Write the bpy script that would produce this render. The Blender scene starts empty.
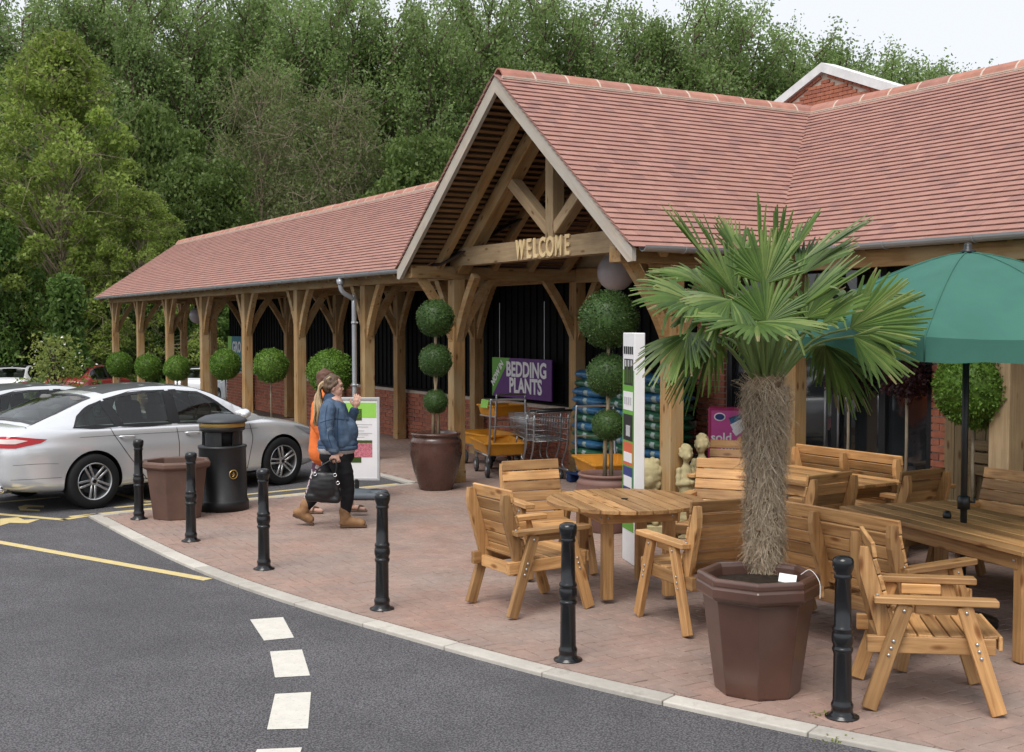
import bpy, bmesh, math, random
import numpy as np
from mathutils import Vector, Matrix, Euler, noise as mnoise
from mathutils.bvhtree import BVHTree
random.seed(7); np.random.seed(7)
SC = bpy.context.scene
COL = SC.collection
PI = math.pi
R = math.radians

# ---------------------------------------------------------------- camera
FPX, PITCH, CAMH = 1204.5, 0.0431, 2.2
cam = bpy.data.cameras.new('camera'); camo = bpy.data.objects.new('camera', cam); COL.objects.link(camo)
camo.location = (0, 0, CAMH); camo.rotation_euler = (PI/2-PITCH, 0, 0)
cam.sensor_width = 36; cam.lens = FPX*36/1024; cam.clip_start = .1; cam.clip_end = 3000
SC.camera = camo
# ---------------------------------------------------------------- overcast sky
SUN_EL, SUN_AZ = R(56), R(205)      # azimuth clockwise from +Y
W = bpy.data.worlds.new('World'); SC.world = W; W.use_nodes = True
nt = W.node_tree; nt.nodes.clear()
wo = nt.nodes.new('ShaderNodeOutputWorld'); bg = nt.nodes.new('ShaderNodeBackground')
sky = nt.nodes.new('ShaderNodeTexSky'); sky.sky_type = 'NISHITA'; sky.sun_disc = False
sky.sun_elevation = SUN_EL; sky.sun_rotation = SUN_AZ; sky.dust_density = 6; sky.air_density = 1.0
mixw = nt.nodes.new('ShaderNodeMix'); mixw.data_type = 'RGBA'; mixw.inputs[0].default_value = .9
nt.links.new(sky.outputs[0], mixw.inputs[6]); mixw.inputs[7].default_value = (6.35, 6.55, 6.95, 1)   # thick even cloud
nt.links.new(mixw.outputs[2], bg.inputs[0]); bg.inputs[1].default_value = .085
nt.links.new(bg.outputs[0], wo.inputs[0])
sl = bpy.data.lights.new('sun', 'SUN'); sl.energy = 1.5; sl.angle = R(35); sl.color = (1, .965, .92)
so = bpy.data.objects.new('sun', sl); COL.objects.link(so)
so.rotation_euler = (PI/2-SUN_EL, 0, PI-SUN_AZ); so.location = (0, 0, 40)
SC.view_settings.view_transform = 'Standard'; SC.view_settings.look = 'None'
SC.view_settings.exposure = .88; SC.view_settings.gamma = 1
SC.cycles.max_bounces = 4; SC.cycles.diffuse_bounces = 2; SC.cycles.glossy_bounces = 2
SC.cycles.transmission_bounces = 4; SC.cycles.transparent_max_bounces = 8
SC.cycles.use_adaptive_sampling = True; SC.cycles.adaptive_threshold = .02
SC.cycles.caustics_reflective = False; SC.cycles.caustics_refractive = False

# ---------------------------------------------------------------- materials
MT = {}
def s2l(c): return tuple(((v/255)/12.92 if v/255 <= .04045 else ((v/255+.055)/1.055)**2.4) for v in c)
class NG:
    def __init__(s, name):
        m = bpy.data.materials.new(name); m.use_nodes = True; s.m = m; s.t = m.node_tree; s.n = s.t.nodes
        s.n.clear(); s.out = s.n.new('ShaderNodeOutputMaterial'); s.b = s.n.new('ShaderNodeBsdfPrincipled')
        s.l(s.b.outputs[0], s.out.inputs[0]); MT[name] = m
    def l(s, a, b): s.t.links.new(a, b)
    def set(s, sock, v):
        if hasattr(v, 'is_output') or hasattr(v, 'links'): s.l(v, sock)
        else: sock.default_value = v
    def math(s, op, a, b=0., c=None):
        n = s.n.new('ShaderNodeMath'); n.operation = op; s.set(n.inputs[0], a); s.set(n.inputs[1], b)
        if c is not None: s.set(n.inputs[2], c)
        return n.outputs[0]
    def coord(s, kind='Object', stretch=(1, 1, 1), off=None):
        tc = s.n.new('ShaderNodeTexCoord'); mp = s.n.new('ShaderNodeMapping'); s.l(tc.outputs[kind], mp.inputs[0])
        mp.inputs[3].default_value = stretch
        if off is not None:
            cb = s.n.new('ShaderNodeCombineXYZ'); q = s.math('MULTIPLY', off, 37.); s.l(q, cb.inputs[0]); s.l(q, cb.inputs[1]); s.l(cb.outputs[0], mp.inputs[1])
        return mp.outputs[0]
    def noise(s, co, scale, detail=4., rough=.55, dist=0.):
        n = s.n.new('ShaderNodeTexNoise'); s.l(co, n.inputs['Vector']); n.inputs['Scale'].default_value = scale
        n.inputs['Detail'].default_value = detail; n.inputs['Roughness'].default_value = rough; n.inputs['Distortion'].default_value = dist
        return n.outputs[0]
    def voro(s, co, scale, feat='F1'):
        n = s.n.new('ShaderNodeTexVoronoi'); s.l(co, n.inputs['Vector']); n.inputs['Scale'].default_value = scale; n.feature = feat
        return n
    def ramp(s, f, stops, interp='LINEAR'):
        n = s.n.new('ShaderNodeValToRGB'); s.l(f, n.inputs[0]); e = n.color_ramp.elements; n.color_ramp.interpolation = interp
        while len(e) < len(stops): e.new(.5)
        for k, (p, c) in enumerate(stops):
            e[k].position = p; e[k].color = (*c[:3], 1) if len(c) < 4 else c
        return n.outputs[0]
    def rnd(s):
        a = s.n.new('ShaderNodeObjectInfo').outputs['Random']; b = s.n.new('ShaderNodeNewGeometry').outputs['Random Per Island']
        return s.math('FRACT', s.math('ADD', a, b))
    def mix(s, f, a, b, mode='MIX'):
        n = s.n.new('ShaderNodeMix'); n.data_type = 'RGBA'; n.blend_type = mode; s.set(n.inputs[0], f); s.set(n.inputs[6], a if not isinstance(a, tuple) else (*a[:3], 1)); s.set(n.inputs[7], b if not isinstance(b, tuple) else (*b[:3], 1))
        return n.outputs[2]
    def mul(s, col, f, lo, hi):           # multiply colour by lo..hi following f
        mr = s.n.new('ShaderNodeMapRange'); s.l(f, mr.inputs[0]); mr.inputs[1].default_value = .25; mr.inputs[2].default_value = .75
        mr.inputs[3].default_value = lo; mr.inputs[4].default_value = hi
        v = s.n.new('ShaderNodeVectorMath'); v.operation = 'SCALE'; s.set(v.inputs[0], col); s.l(mr.outputs[0], v.inputs['Scale'])
        return v.outputs[0]
    def bump(s, h, st, dist=.01):
        n = s.n.new('ShaderNodeBump'); s.l(h, n.inputs['Height']); n.inputs['Strength'].default_value = st; n.inputs['Distance'].default_value = dist
        s.l(n.outputs[0], s.b.inputs['Normal']); return n
    def fin(s, col=None, rough=.6, spec=.4, metal=0., **k):
        if col is not None: s.set(s.b.inputs['Base Color'], (*col[:3], 1) if isinstance(col, tuple) else col)
        s.set(s.b.inputs['Roughness'], rough); s.b.inputs['Specular IOR Level'].default_value = spec; s.b.inputs['Metallic'].default_value = metal
        for a, v in k.items(): s.set(s.b.inputs[a.replace('_', ' ')], v)
        return s.m

def simple(name, col, rough=.55, spec=.4, metal=0., nscale=6., namt=.12, bscale=None, bst=.2, **k):
    g = NG(name); co = g.coord(); n = g.noise(co, nscale)
    c = g.mul(g.ramp(n, [(0, col), (1, col)]), n, 1-namt, 1+namt)
    if bscale: g.bump(g.noise(co, bscale, 3.), bst, .004)
    rr = g.math('ADD', g.math('MULTIPLY', g.math('SUBTRACT', g.noise(co, nscale*2.3), .5), .15), rough)
    return g.fin(c, rr, spec, metal, **k)

def pieces(name, cols, rough=.85, nscale=9., namt=.25, bscale=60., bst=.35, spec=.25):
    g = NG(name); r = g.rnd(); co = g.coord('Object', off=r)
    k = len(cols); c = g.ramp(r, [(i/max(1, k-1), q) for i, q in enumerate(cols)])
    n = g.noise(co, nscale, 5.); c = g.mul(c, n, 1-namt, 1+namt)
    g.bump(g.noise(co, bscale, 4.), bst, .003)
    return g.fin(c, rough, spec)

def wood(name, base, dark, rough=.6, grain=.5, knots=True, rvar=.12, spec=.35, grey=None):
    g = NG(name); r = g.rnd(); co = g.coord('Object', (1, 1, 1), off=r)
    st = g.coord('Object', (1.3, 22, 22), off=r)
    n1 = g.noise(st, 1.6, 5., .6, .6); n2 = g.noise(co, 3., 3.)
    c = g.ramp(n1, [(.28, dark), (.62, base)])
    c = g.mul(c, n2, .84, 1.14)
    c = g.mul(c, r, 1-rvar, 1+rvar)
    if grey: c = g.mix(g.ramp(g.noise(g.coord('Object', (.8, 3, 3), off=r), 2.2, 4.), [(.42, (0, 0, 0)), (.66, (1, 1, 1))]), c, grey)
    if knots:
        v = g.voro(g.coord('Object', (3.2, 9, 9), off=r), 1.0); k = g.ramp(v.outputs['Distance'], [(.0, (.22, .12, .05)), (.09, (.4, .26, .15)), (.2, (1, 1, 1))])
        c = g.mix(.85, c, k, 'MULTIPLY')
    g.bump(n1, grain, .002)
    return g.fin(c, g.math('ADD', g.math('MULTIPLY', n1, .2), rough-.1), spec)

wood('oak', (.425, .255, .105), (.25, .135, .052), .72, .7, grey=(.40, .285, .15))
wood('oak_pale', (.46, .40, .33), (.33, .28, .22), .8, .6, False, grey=(.42, .39, .34))
wood('pine', (.52, .30, .125), (.29, .138, .05), .5, .6, rvar=.3, spec=.45)
wood('tan_post', (.43, .31, .18), (.31, .21, .115), .75, .6)
wood('treated_fence', (.30, .22, .12), (.2, .14, .075), .8, .6)
wood('batten_wood', (.26, .145, .065), (.15, .08, .035), .8, .4, False)
pieces('tile', [(.34, .182, .148), (.36, .195, .158), (.32, .17, .14), (.375, .207, .17), (.343, .185, .15), (.363, .198, .165), (.333, .178, .148), (.275, .155, .138)], .88, 3., .12, 70., .25)
pieces('ridge_clay', [(.40, .19, .14), (.36, .165, .125), (.43, .215, .16), (.33, .16, .13)], .85, 7., .2)
pieces('brick', [(.40, .145, .09), (.35, .125, .08), (.45, .17, .10), (.29, .11, .08), (.42, .155, .09), (.37, .145, .10)], .9, 14., .25)
simple('mortar', (.55, .47, .39), .95, .1, nscale=20)
simple('joint', (.15, .115, .095), .95, .1, nscale=9, bscale=80)
simple('underlay', (.055, .04, .032), .9, .1)
g = NG('asphalt'); co = g.coord('Object'); v = g.voro(co, 85.)
c = g.ramp(v.outputs['Distance'], [(.12, (.185, .18, .187)), (.42, (.13, .126, .132)), (.68, (.06, .058, .063))])
vr = g.ramp(g.noise(co, 60., 3., .7), [(.34, (.42, .42, .43)), (.48, (1., 1., 1.)), (.7, (1.3, 1.27, 1.26))]); c = g.mix(.8, c, vr, 'MULTIPLY')
c = g.mul(c, g.noise(co, .5, 5.), .80, 1.2); c = g.mul(c, g.noise(co, 2.2, 6., .7), .84, 1.16)
sp = g.ramp(g.noise(co, 46., 3., .7), [(.70, (0, 0, 0)), (.76, (1, 1, 1))]); c = g.mix(g.math('MULTIPLY', sp, .35), c, (.22, .21, .2))
st_ = g.ramp(g.noise(co, 1.1, 2., .4, .4), [(.62, (0, 0, 0)), (.72, (1, 1, 1))]); c = g.mix(g.math('MULTIPLY', st_, .3), c, (.05, .05, .055))
st_ = g.ramp(g.noise(co, 3.7, 2., .5), [(.74, (0, 0, 0)), (.78, (1, 1, 1))]); c = g.mix(g.math('MULTIPLY', st_, .4), c, (.045, .045, .05))
tr = g.ramp(g.noise(g.coord('Object', (.9, .22, 1)), .9, 3.), [(.45, (0, 0, 0)), (.62, (1, 1, 1))]); c = g.mix(g.math('MULTIPLY', tr, .22), c, (.055, .055, .058))
g.bump(g.math('ADD', g.math('MULTIPLY', v.outputs['Distance'], -1.), g.noise(co, 240., 2.)), .75, .006); g.fin(c, .85, .3)
g = NG('paver'); r = g.rnd(); pos = g.n.new('ShaderNodeNewGeometry').outputs['Position']; co = g.coord('Object', off=r)
c = g.ramp(r, [(0, (.36, .235, .19)), (.25, (.385, .255, .205)), (.5, (.35, .24, .20)), (.75, (.40, .265, .21)), (1, (.33, .235, .20))])
c = g.mix(g.ramp(g.noise(pos, .9, 4.), [(.35, (0, 0, 0)), (.65, (.75, .75, .75))]), c, (.325, .262, .232)); c = g.mul(c, g.noise(pos, 2.4, 5., .65), .74, 1.02); c = g.mul(c, g.noise(co, 14., 5.), .88, 1.1)
sp = g.ramp(g.noise(pos, 21., 4., .7), [(.66, (0, 0, 0)), (.78, (.5, .5, .5))]); c = g.mix(sp, c, (.16, .125, .105)); g.bump(g.noise(pos, 170., 3.), .5, .003); g.fin(c, .9, .2)
g = NG('concrete_kerb'); r = g.rnd(); co = g.coord('Object', off=r); n = g.noise(co, 16., 6., .7)
c = g.mul(g.ramp(n, [(.2, (.44, .41, .36)), (.8, (.54, .51, .46))]), g.noise(co, 2.5), .8, 1.12); c = g.mul(c, r, .88, 1.1)
c = g.mix(g.ramp(g.noise(co, 5., 6., .75), [(.55, (0, 0, 0)), (.75, (.6, .6, .6))]), c, (.17, .15, .125)); g.bump(n, .5, .004); g.fin(c, .92, .2)
def paint(name, col):
    g = NG(name); co = g.coord(); n = g.noise(co, 9., 7., .72)
    w = g.ramp(g.noise(co, 38., 6., .75), [(.55, (0, 0, 0)), (.70, (1, 1, 1))])
    c = g.mul(g.ramp(n, [(0, col), (1, col)]), n, .84, 1.1); c = g.mix(g.math('MULTIPLY', w, .55), c, (.13, .125, .12)); g.bump(g.noise(co, 170., 2.), .5, .004); g.fin(c, .8, .3)
paint('white_paint', (.63, .60, .54)); paint('yellow_paint', (.62, .50, .235))
simple('grass', (.06, .10, .03), .95, .1, nscale=2., namt=.35)
simple('black_clad', (.005, .005, .0055), .8, .15, namt=.2, nscale=3.)
simple('gutter_grey', (.36, .375, .39), .35, .5, metal=.3, nscale=2.)
simple('white_coping', (.72, .72, .72), .6)
simple('letter_cream', (.74, .56, .30), .6)

# ---------------------------------------------------------------- mesh helpers
def link(o, parent=None):
    COL.objects.link(o)
    if parent is not None: o.parent = parent
    return o
def tag(o, label=None, cat=None, group=None, kind=None):
    if label: o['label'] = label
    if cat: o['category'] = cat
    if group: o['group'] = group
    if kind: o['kind'] = kind
    return o
def empty(name, loc=(0, 0, 0), rz=0., label=None, cat=None, group=None):
    o = bpy.data.objects.new(name, None); o.empty_display_size = .2; link(o); o.location = loc; o.rotation_euler = (0, 0, rz)
    return tag(o, label, cat, group)
def mesh(name, V, F, mats, smooth=False, midx=None):
    me = bpy.data.meshes.new(name); me.from_pydata([tuple(v) for v in V], [], F)
    for m in (mats if isinstance(mats, (list, tuple)) else [mats]): me.materials.append(MT[m])
    if smooth: me.polygons.foreach_set('use_smooth', [True]*len(me.polygons))
    if midx is not None: me.polygons.foreach_set('material_index', midx)
    me.update(); return me
def obj(name, me, parent=None, loc=None, rot=None, M=None):
    o = bpy.data.objects.new(name, me); link(o, parent)
    if M is not None: o.matrix_local = M
    else:
        if loc is not None: o.location = loc
        if rot is not None: o.rotation_euler = rot
    return o
def copy_tree(o, parent=None):
    c = o.copy(); link(c)
    c.parent = parent
    for ch in list(o.children): copy_tree(ch, c)
    return c
class MB:
    def __init__(s): s.V = []; s.F = []; s.I = []
    def add(s, V, F, mi=0):
        k = len(s.V); s.V += [tuple(v) for v in V]; s.F += [tuple(i+k for i in f) for f in F]; s.I += [mi]*len(F); return s
    def box(s, c, d, rot=None, ch=0., mi=0):
        V, F = boxvf(d, ch); M = Matrix.Translation(c) @ (Euler(rot).to_matrix().to_4x4() if rot is not None else Matrix())
        return s.add([M @ Vector(v) for v in V], F, mi)
    def bar(s, p0, p1, w, h=None, ch=0., up=(0, 0, 1), mi=0):
        h = h or w; M, L = barM(p0, p1, up); V, F = boxvf((L, w, h), ch)
        return s.add([M @ Vector(v) for v in V], F, mi)
    def tube(s, P, r, n=8, caps=True, mi=0):
        P = [Vector(p) for p in P]; rr = r if isinstance(r, (list, tuple)) else [r]*len(P); V = []; F = []; prev = None
        for i, p in enumerate(P):
            t = (P[min(i+1, len(P)-1)]-P[max(i-1, 0)]).normalized()
            if prev is None:
                a = t.cross(Vector((0, 0, 1))); a = a if a.length > .05 else t.cross(Vector((1, 0, 0)))
            else: a = prev-t*prev.dot(t)
            a.normalize(); b = t.cross(a); prev = a
            for k in range(n):
                q = 2*PI*k/n; V.append(p+(a*math.cos(q)+b*math.sin(q))*rr[i])
        for i in range(len(P)-1):
            for k in range(n): F.append((i*n+k, i*n+(k+1) % n, (i+1)*n+(k+1) % n, (i+1)*n+k))
        if caps: F.append(tuple(range(n))[::-1]); F.append(tuple((len(P)-1)*n+k for k in range(n)))
        return s.add(V, F, mi)
    def lathe(s, prof, n=24, c=(0, 0, 0), mi=0, rot0=0., caps=True):
        V = []; F = []
        for r, z in prof:
            for k in range(n):
                q = 2*PI*k/n+rot0; V.append((c[0]+r*math.cos(q), c[1]+r*math.sin(q), c[2]+z))
        for i in range(len(prof)-1):
            for k in range(n): F.append((i*n+k, i*n+(k+1) % n, (i+1)*n+(k+1) % n, (i+1)*n+k))
        if caps and prof[0][0] > 1e-4: F.append(tuple(range(n))[::-1])
        if caps and prof[-1][0] > 1e-4: F.append(tuple((len(prof)-1)*n+k for k in range(n)))
        return s.add(V, F, mi)
    def prism(s, poly, d0, d1, axis='y', mi=0):      # poly in the plane of the other two axes
        n = len(poly); f = {'y': lambda p, d: (p[0], d, p[1]), 'x': lambda p, d: (d, p[0], p[1]), 'z': lambda p, d: (p[0], p[1], d)}[axis]
        V = [f(p, d0) for p in poly]+[f(p, d1) for p in poly]
        F = [tuple(range(n))[::-1], tuple(range(n, 2*n))]+[(i, (i+1) % n, n+(i+1) % n, n+i) for i in range(n)]
        return s.add(V, F, mi)
    def mesh(s, name, mats, smooth=False):
        me = mesh(name, s.V, s.F, mats, smooth, s.I)
        bm = bmesh.new(); bm.from_mesh(me); bmesh.ops.recalc_face_normals(bm, faces=bm.faces); bm.to_mesh(me); bm.free(); return me
    def build(s, name, mats, parent=None, smooth=False, M=None, loc=None, rot=None, bevel=0., auto=None):
        me = s.mesh(name, mats, smooth); o = obj(name, me, parent, loc, rot, M)
        if bevel:
            b = o.modifiers.new('bevel', 'BEVEL'); b.width = bevel; b.segments = 2; b.limit_method = 'ANGLE'; b.angle_limit = R(35)
        if auto: shade_auto(me, auto)
        return o
def shade_auto(me, deg=35):
    me.polygons.foreach_set('use_smooth', [True]*len(me.polygons))
    bm = bmesh.new(); bm.from_mesh(me)
    for e in bm.edges:
        if len(e.link_faces) == 2 and e.calc_face_angle(0) > R(deg): e.smooth = False
    bm.to_mesh(me); bm.free()
def boxvf(d, ch=0.):
    x, y, z = d[0]/2, d[1]/2, d[2]/2
    if not ch:
        V = [(sx*x, sy*y, sz*z) for sx in (-1, 1) for sy in (-1, 1) for sz in (-1, 1)]
        return V, [(0, 1, 3, 2), (4, 6, 7, 5), (0, 4, 5, 1), (2, 3, 7, 6), (0, 2, 6, 4), (1, 5, 7, 3)]
    bm = bmesh.new(); bmesh.ops.create_cube(bm, size=1)
    for v in bm.verts: v.co = Vector((v.co.x*d[0], v.co.y*d[1], v.co.z*d[2]))
    bmesh.ops.bevel(bm, geom=bm.edges[:], offset=ch, segments=1, affect='EDGES')
    V = [v.co.copy() for v in bm.verts]; F = [tuple(v.index for v in f.verts) for f in bm.faces]; bm.free(); return V, F
def barM(p0, p1, up=(0, 0, 1)):
    p0, p1 = Vector(p0), Vector(p1); x = (p1-p0); L = x.length; x.normalize(); u = Vector(up)
    y = u.cross(x)
    if y.length < 1e-3: y = Vector((0, 1, 0)).cross(x)
    y.normalize(); z = x.cross(y)
    M = Matrix((x, y, z)).transposed().to_4x4(); M.translation = (p0+p1)/2; return M, L
_tc = {}
def timber(name, p0, p1, w, h, mat='oak', parent=None, up=(0, 0, 1), ch=.004):
    M, L = barM(p0, p1, up); key = (round(L, 3), w, h, mat, ch)
    if key not in _tc: V, F = boxvf((L, w, h), ch); _tc[key] = mesh(name, V, F, mat)
    return obj(name, _tc[key], parent, M=M)
def pix(px, py, z=0.):      # ground/height point seen at a place in the photograph, used for measuring the layout
    x, y = (px-512)/FPX, (376-py)/FPX; c, s = math.cos(PITCH), math.sin(PITCH)
    D = Vector((x, c+s*y, -s+c*y)); t = (z-CAMH)/D.z
    return Vector((D.x*t, D.y*t, z))
def project(P):
    X, Y, Z = P[0], P[1], P[2]-CAMH; c, s = math.cos(PITCH), math.sin(PITCH); d = Y*c-Z*s; u = Z*c+Y*s
    return (512+FPX*X/d, 376-FPX*u/d, d)
TH = .5258; OX, OY = -.77, 16.72; BS, BC = math.sin(TH), math.cos(TH); PHI = math.atan2(-BC, BS)
def ab(a, b, z=0.): return Vector((OX+BS*a+BC*b, OY-BC*a+BS*b, z))
def toab(x, y): x -= OX; y -= OY; return (BS*x-BC*y, BC*x+BS*y)
def sstep(t): t = max(0., min(1., t)); return t*t*(3-2*t)
def bez(pts, n):        # Catmull-Rom through pts
    P = [Vector(p) for p in pts]; P = [P[0]*2-P[1]]+P+[P[-1]*2-P[-2]]; out = []
    for i in range(1, len(P)-2):
        for k in range(n):
            t = k/n; out.append(.5*((2*P[i])+(P[i+1]-P[i-1])*t+(2*P[i-1]-5*P[i]+4*P[i+1]-P[i+2])*t*t+(3*P[i]-P[i-1]-3*P[i+1]+P[i+2])*t**3))
    return out+[P[-2]]
def inside(poly, x, y):
    r = False; j = len(poly)-1
    for i in range(len(poly)):
        if (poly[i][1] > y) != (poly[j][1] > y) and x < (poly[j][0]-poly[i][0])*(y-poly[i][1])/(poly[j][1]-poly[i][1])+poly[i][0]: r = not r
        j = i
    return r

# ---------------------------------------------------------------- ground, road, pavement
def ground_z(x, y):
    a, b = toab(x, y); t = sstep((y-34)/12.)*(1 if x < 40 else 1)
    return -.03-.95*t*sstep((9-x)/6.)
V = []; F = []
xs = [-400, -200, -120, -80]+list(np.linspace(-60, 40, 51))+[60, 90, 140, 220, 400]; ys = [-60, -20]+list(np.linspace(-6, 64, 71))+[70, 80, 100, 140, 220, 400, 900]
for y in ys:
    for x in xs: V.append((x, y, ground_z(x, y)-.06))
nx = len(xs)
for j in range(len(ys)-1):
    for i in range(nx-1): F.append((j*nx+i, j*nx+i+1, (j+1)*nx+i+1, (j+1)*nx+i))
tag(obj('ground', mesh('ground', V, F, 'grass', True)), 'grassy ground running under the trees to the horizon', kind='structure')
V = []; F = []; xs = list(np.linspace(-45, 30, 76)); ys = list(np.linspace(-8, 52, 61)); nx = len(xs)
for y in ys:
    for x in xs: V.append((x, y, ground_z(x, y)))
for j in range(len(ys)-1):
    for i in range(nx-1): F.append((j*nx+i, j*nx+i+1, (j+1)*nx+i+1, (j+1)*nx+i))
road = tag(obj('road', mesh('road', V, F, 'asphalt', True)), 'dark grey tarmac car park and access road', kind='structure')

kpts = [(0.45, -5.02), (2.83, -4.89), (4.53, -4.72), (5.95, -4.45), (6.95, -4.2), (7.87, -3.95), (8.67, -3.70), (9.54, -3.36), (10.58, -2.9), (12.0, -2.15), (13.5, -1.2)]
kc = [ab(p.x, p.y) for p in bez([(a, b, 0) for a, b in kpts], 6)]
def offset_line(P, d):
    out = []
    for i, p in enumerate(P):
        t = P[min(i+1, len(P)-1)]-P[max(i-1, 0)]; t.z = 0; t.normalize(); out.append(p+Vector((-t.y, t.x, 0))*d)
    return out
bay = [ab(-.25, -.55), ab(.45, -5.02)]       # edge beside the parking bays
pave_poly = [(p.x, p.y) for p in [ab(-23.5, -.6)]+bay[:1]+kc+[ab(13.5, 2.25), ab(-23.5, 2.25)]]
kis = offset_line(kc, .05); pave_poly = [(p.x, p.y) for p in [ab(-23.5, -.55)]+[ab(-.22, -.5)]+kis+[ab(13.5, 2.25), ab(-23.5, 2.25)]]
me = MB().prism(pave_poly, -.09, -.012, 'z').mesh('pavement', 'joint'); pavement = tag(obj('pavement', me), 'red brown block paved forecourt in front of the building', kind='structure')
# kerb stones as parts of the pavement
def kerb_run(P, w=.15, L=.9, side=1):
    acc = [0.]
    for i in range(1, len(P)): acc.append(acc[-1]+(P[i]-P[i-1]).length)
    def at(s):
        for i in range(1, len(P)):
            if s <= acc[i]+1e-6: t = (s-acc[i-1])/max(1e-6, acc[i]-acc[i-1]); return P[i-1].lerp(P[i], t)
        return P[-1]
    n = int(acc[-1]/L)
    for k in range(n):
        q = [at(k*L+L*t+(.004 if t == 0 else 0)-(.004 if t == 1 else 0)) for t in (0, .33, .67, 1)]
        i_ = offset_line(q, w*side); poly = q+i_[::-1]; m = sum(poly, Vector())/len(poly); dz = random.uniform(-.002, .002)
        MB().prism([(p.x-m.x, p.y-m.y) for p in poly], -.12, -.001+dz, 'z').build('kerb_stone', 'concrete_kerb', pavement, loc=(m.x, m.y, 0), bevel=.008)
kerb_run(kc)
kerb_run([bay[1]+Vector((0, 0, 0)), bay[0]], side=-1, w=.12)
kerb_run([ab(-.3, -.6), ab(-22, -.6)], side=-1, w=.12)
# block pavers, 90 degree herringbone laid along the building
kin = offset_line(kc, .155); inner = [(p.x, p.y) for p in [ab(-12, -.47), ab(-.12, -.45)]+[ab(.58, -4.9)]+kin[1:]+[ab(13, 2.2), ab(-12, 2.2)]]
PL, PW = .2, .1
BND = []
for _p, _q in zip(kin, kin[1:]): BND += [Vector((_p.x, _p.y)).lerp(Vector((_q.x, _q.y)), _t/8) for _t in range(8)]
def clip_edge(rect):
    out = [Vector(p) for p in rect]; c = sum(out, Vector((0, 0)))/4; k = min(range(len(BND)-1), key=lambda i: ((BND[i]+BND[i+1])/2-c).length)
    a_, b_ = BND[k], BND[k+1]; t = (b_-a_).normalized(); n = Vector((-t.y, t.x)); res = []
    for p, q in zip(out, out[1:]+out[:1]):
        dp, dq = (p-a_).dot(n), (q-a_).dot(n)
        if dp >= 0: res.append(p)
        if dp*dq < 0: res.append(p.lerp(q, dp/(dp-dq)))
    return res
EDGE = MB()
def pav_mesh():
    V, F = boxvf((PL-.006, PW-.006, .06), .004); return V, F
pv, pf = pav_mesh(); pvn = np.array([tuple(v) for v in pv]); PME = mesh('paver', pv, pf, 'paver')
cand = []
for i in range(-140, 150):
    for j in range(-70, 40):
        # herringbone unit: horizontal brick then vertical brick, shifted one cell per row
        m = (i-j) % 4
        if m == 0: a, b, r = (i+1)*PW, (j+.5)*PW, 0
        elif m == 2 or m == 3:
            if m == 3: a, b, r = (i+.5)*PW, (j+1.)*PW, 1
            else: continue
        else: continue
        P = ab(a, b)
        if P.y < 2: continue
        dk = min((v_-Vector((P.x, P.y))).length for v_ in BND) if -6 < b < -1 else 9
        if dk < .3:
            ang = PHI+(PI/2 if r else 0); e_ = Vector((math.cos(ang), math.sin(ang))); f_ = Vector((-e_.y, e_.x)); C_ = Vector((P.x, P.y)); rc = [C_+e_*sx*.097+f_*sy*.047 for sx, sy in ((-1, -1), (1, -1), (1, 1), (-1, 1))]; cl = clip_edge(rc)
            ins = inside(inner, P.x, P.y) or dk < .12
            if toab(P.x, P.y)[0] < .75:
                if inside(inner, P.x, P.y): cand.append((P.x, P.y, r))
                continue
            if len(cl) >= 3 and ins and not (len(cl) == 4 and max((u_-v_).length for u_, v_ in zip(cl, rc)) < 1e-5):
                if toab(P.x, P.y)[0] > .58: EDGE.prism([(q.x, q.y) for q in cl], -.06, random.uniform(-.0015, .001), 'z')
                continue
        if inside(inner, P.x, P.y): cand.append((P.x, P.y, r))
vis = []
for k, (x, y, r) in enumerate(cand):
    u, v_, d = project((x, y, 0))
    if 0 < u < 1024 and 0 < v_ < 752: vis.append((d, k))
vis.sort(); own = set(k for d, k in vis[:300])
VV = []; FF = []; pfl = [tuple(f) for f in pf]; base = 0
for k, (x, y, r) in enumerate(cand):
    dz = random.uniform(-.0015, .0015); ang = PHI+(PI/2 if r else 0)+random.uniform(-.006, .006); tx, ty = random.gauss(0, .004), random.gauss(0, .003)
    if k in own: obj('paver', PME, pavement, loc=(x, y, -.03+dz), rot=(tx, ty, ang))
    else:
        c, s = math.cos(ang), math.sin(ang); Rm = np.array([[c, -s, 0], [s, c, 0], [0, 0, 1]])
        q = pvn.copy(); q[:, 2] += q[:, 0]*ty+q[:, 1]*tx; q = q@Rm.T+np.array([x, y, -.03+dz]); VV.append(q); FF += [tuple(i+base for i in f) for f in pfl]; base += len(pvn)
tag(EDGE.build('cut_pavers', 'paver', pavement), kind='stuff')
tag(obj('pavers', mesh('pavers', np.vstack(VV).tolist(), FF, 'paver'), pavement), kind='stuff')
# painted markings
def mark(poly, mat, h=.004):
    P = [Vector(p) for p in poly]; m = sum(P, Vector())/len(P)
    MB().prism([(p.x-m.x, p.y-m.y) for p in P], -.0005, .0, 'z').build('painted_marking', mat, road, loc=(m.x, m.y, ground_z(m.x, m.y)+h))
def pxl(l): return [pix(x, y, -.03) for x, y in l]
for q in ([(250, 620), (283, 617.5), (294, 638), (264, 641)], [(270, 652), (302, 650), (310, 676), (275, 678)], [(275, 694.5), (311, 692.5), (308, 729), (267, 730)], [(257, 750), (302, 748), (288, 790), (238, 792)]):
    mark(pxl(q), 'white_paint')
def stripe(p, q, w, mat='yellow_paint'):
    p, q = Vector(p), Vector(q); t = (q-p).normalized(); n = Vector((-t.y, t.x, 0))*w/2
    mark([p+n, p-n, q-n, q+n], mat)
stripe(pix(-60, 529), pix(208, 576.5), .105)
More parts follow.
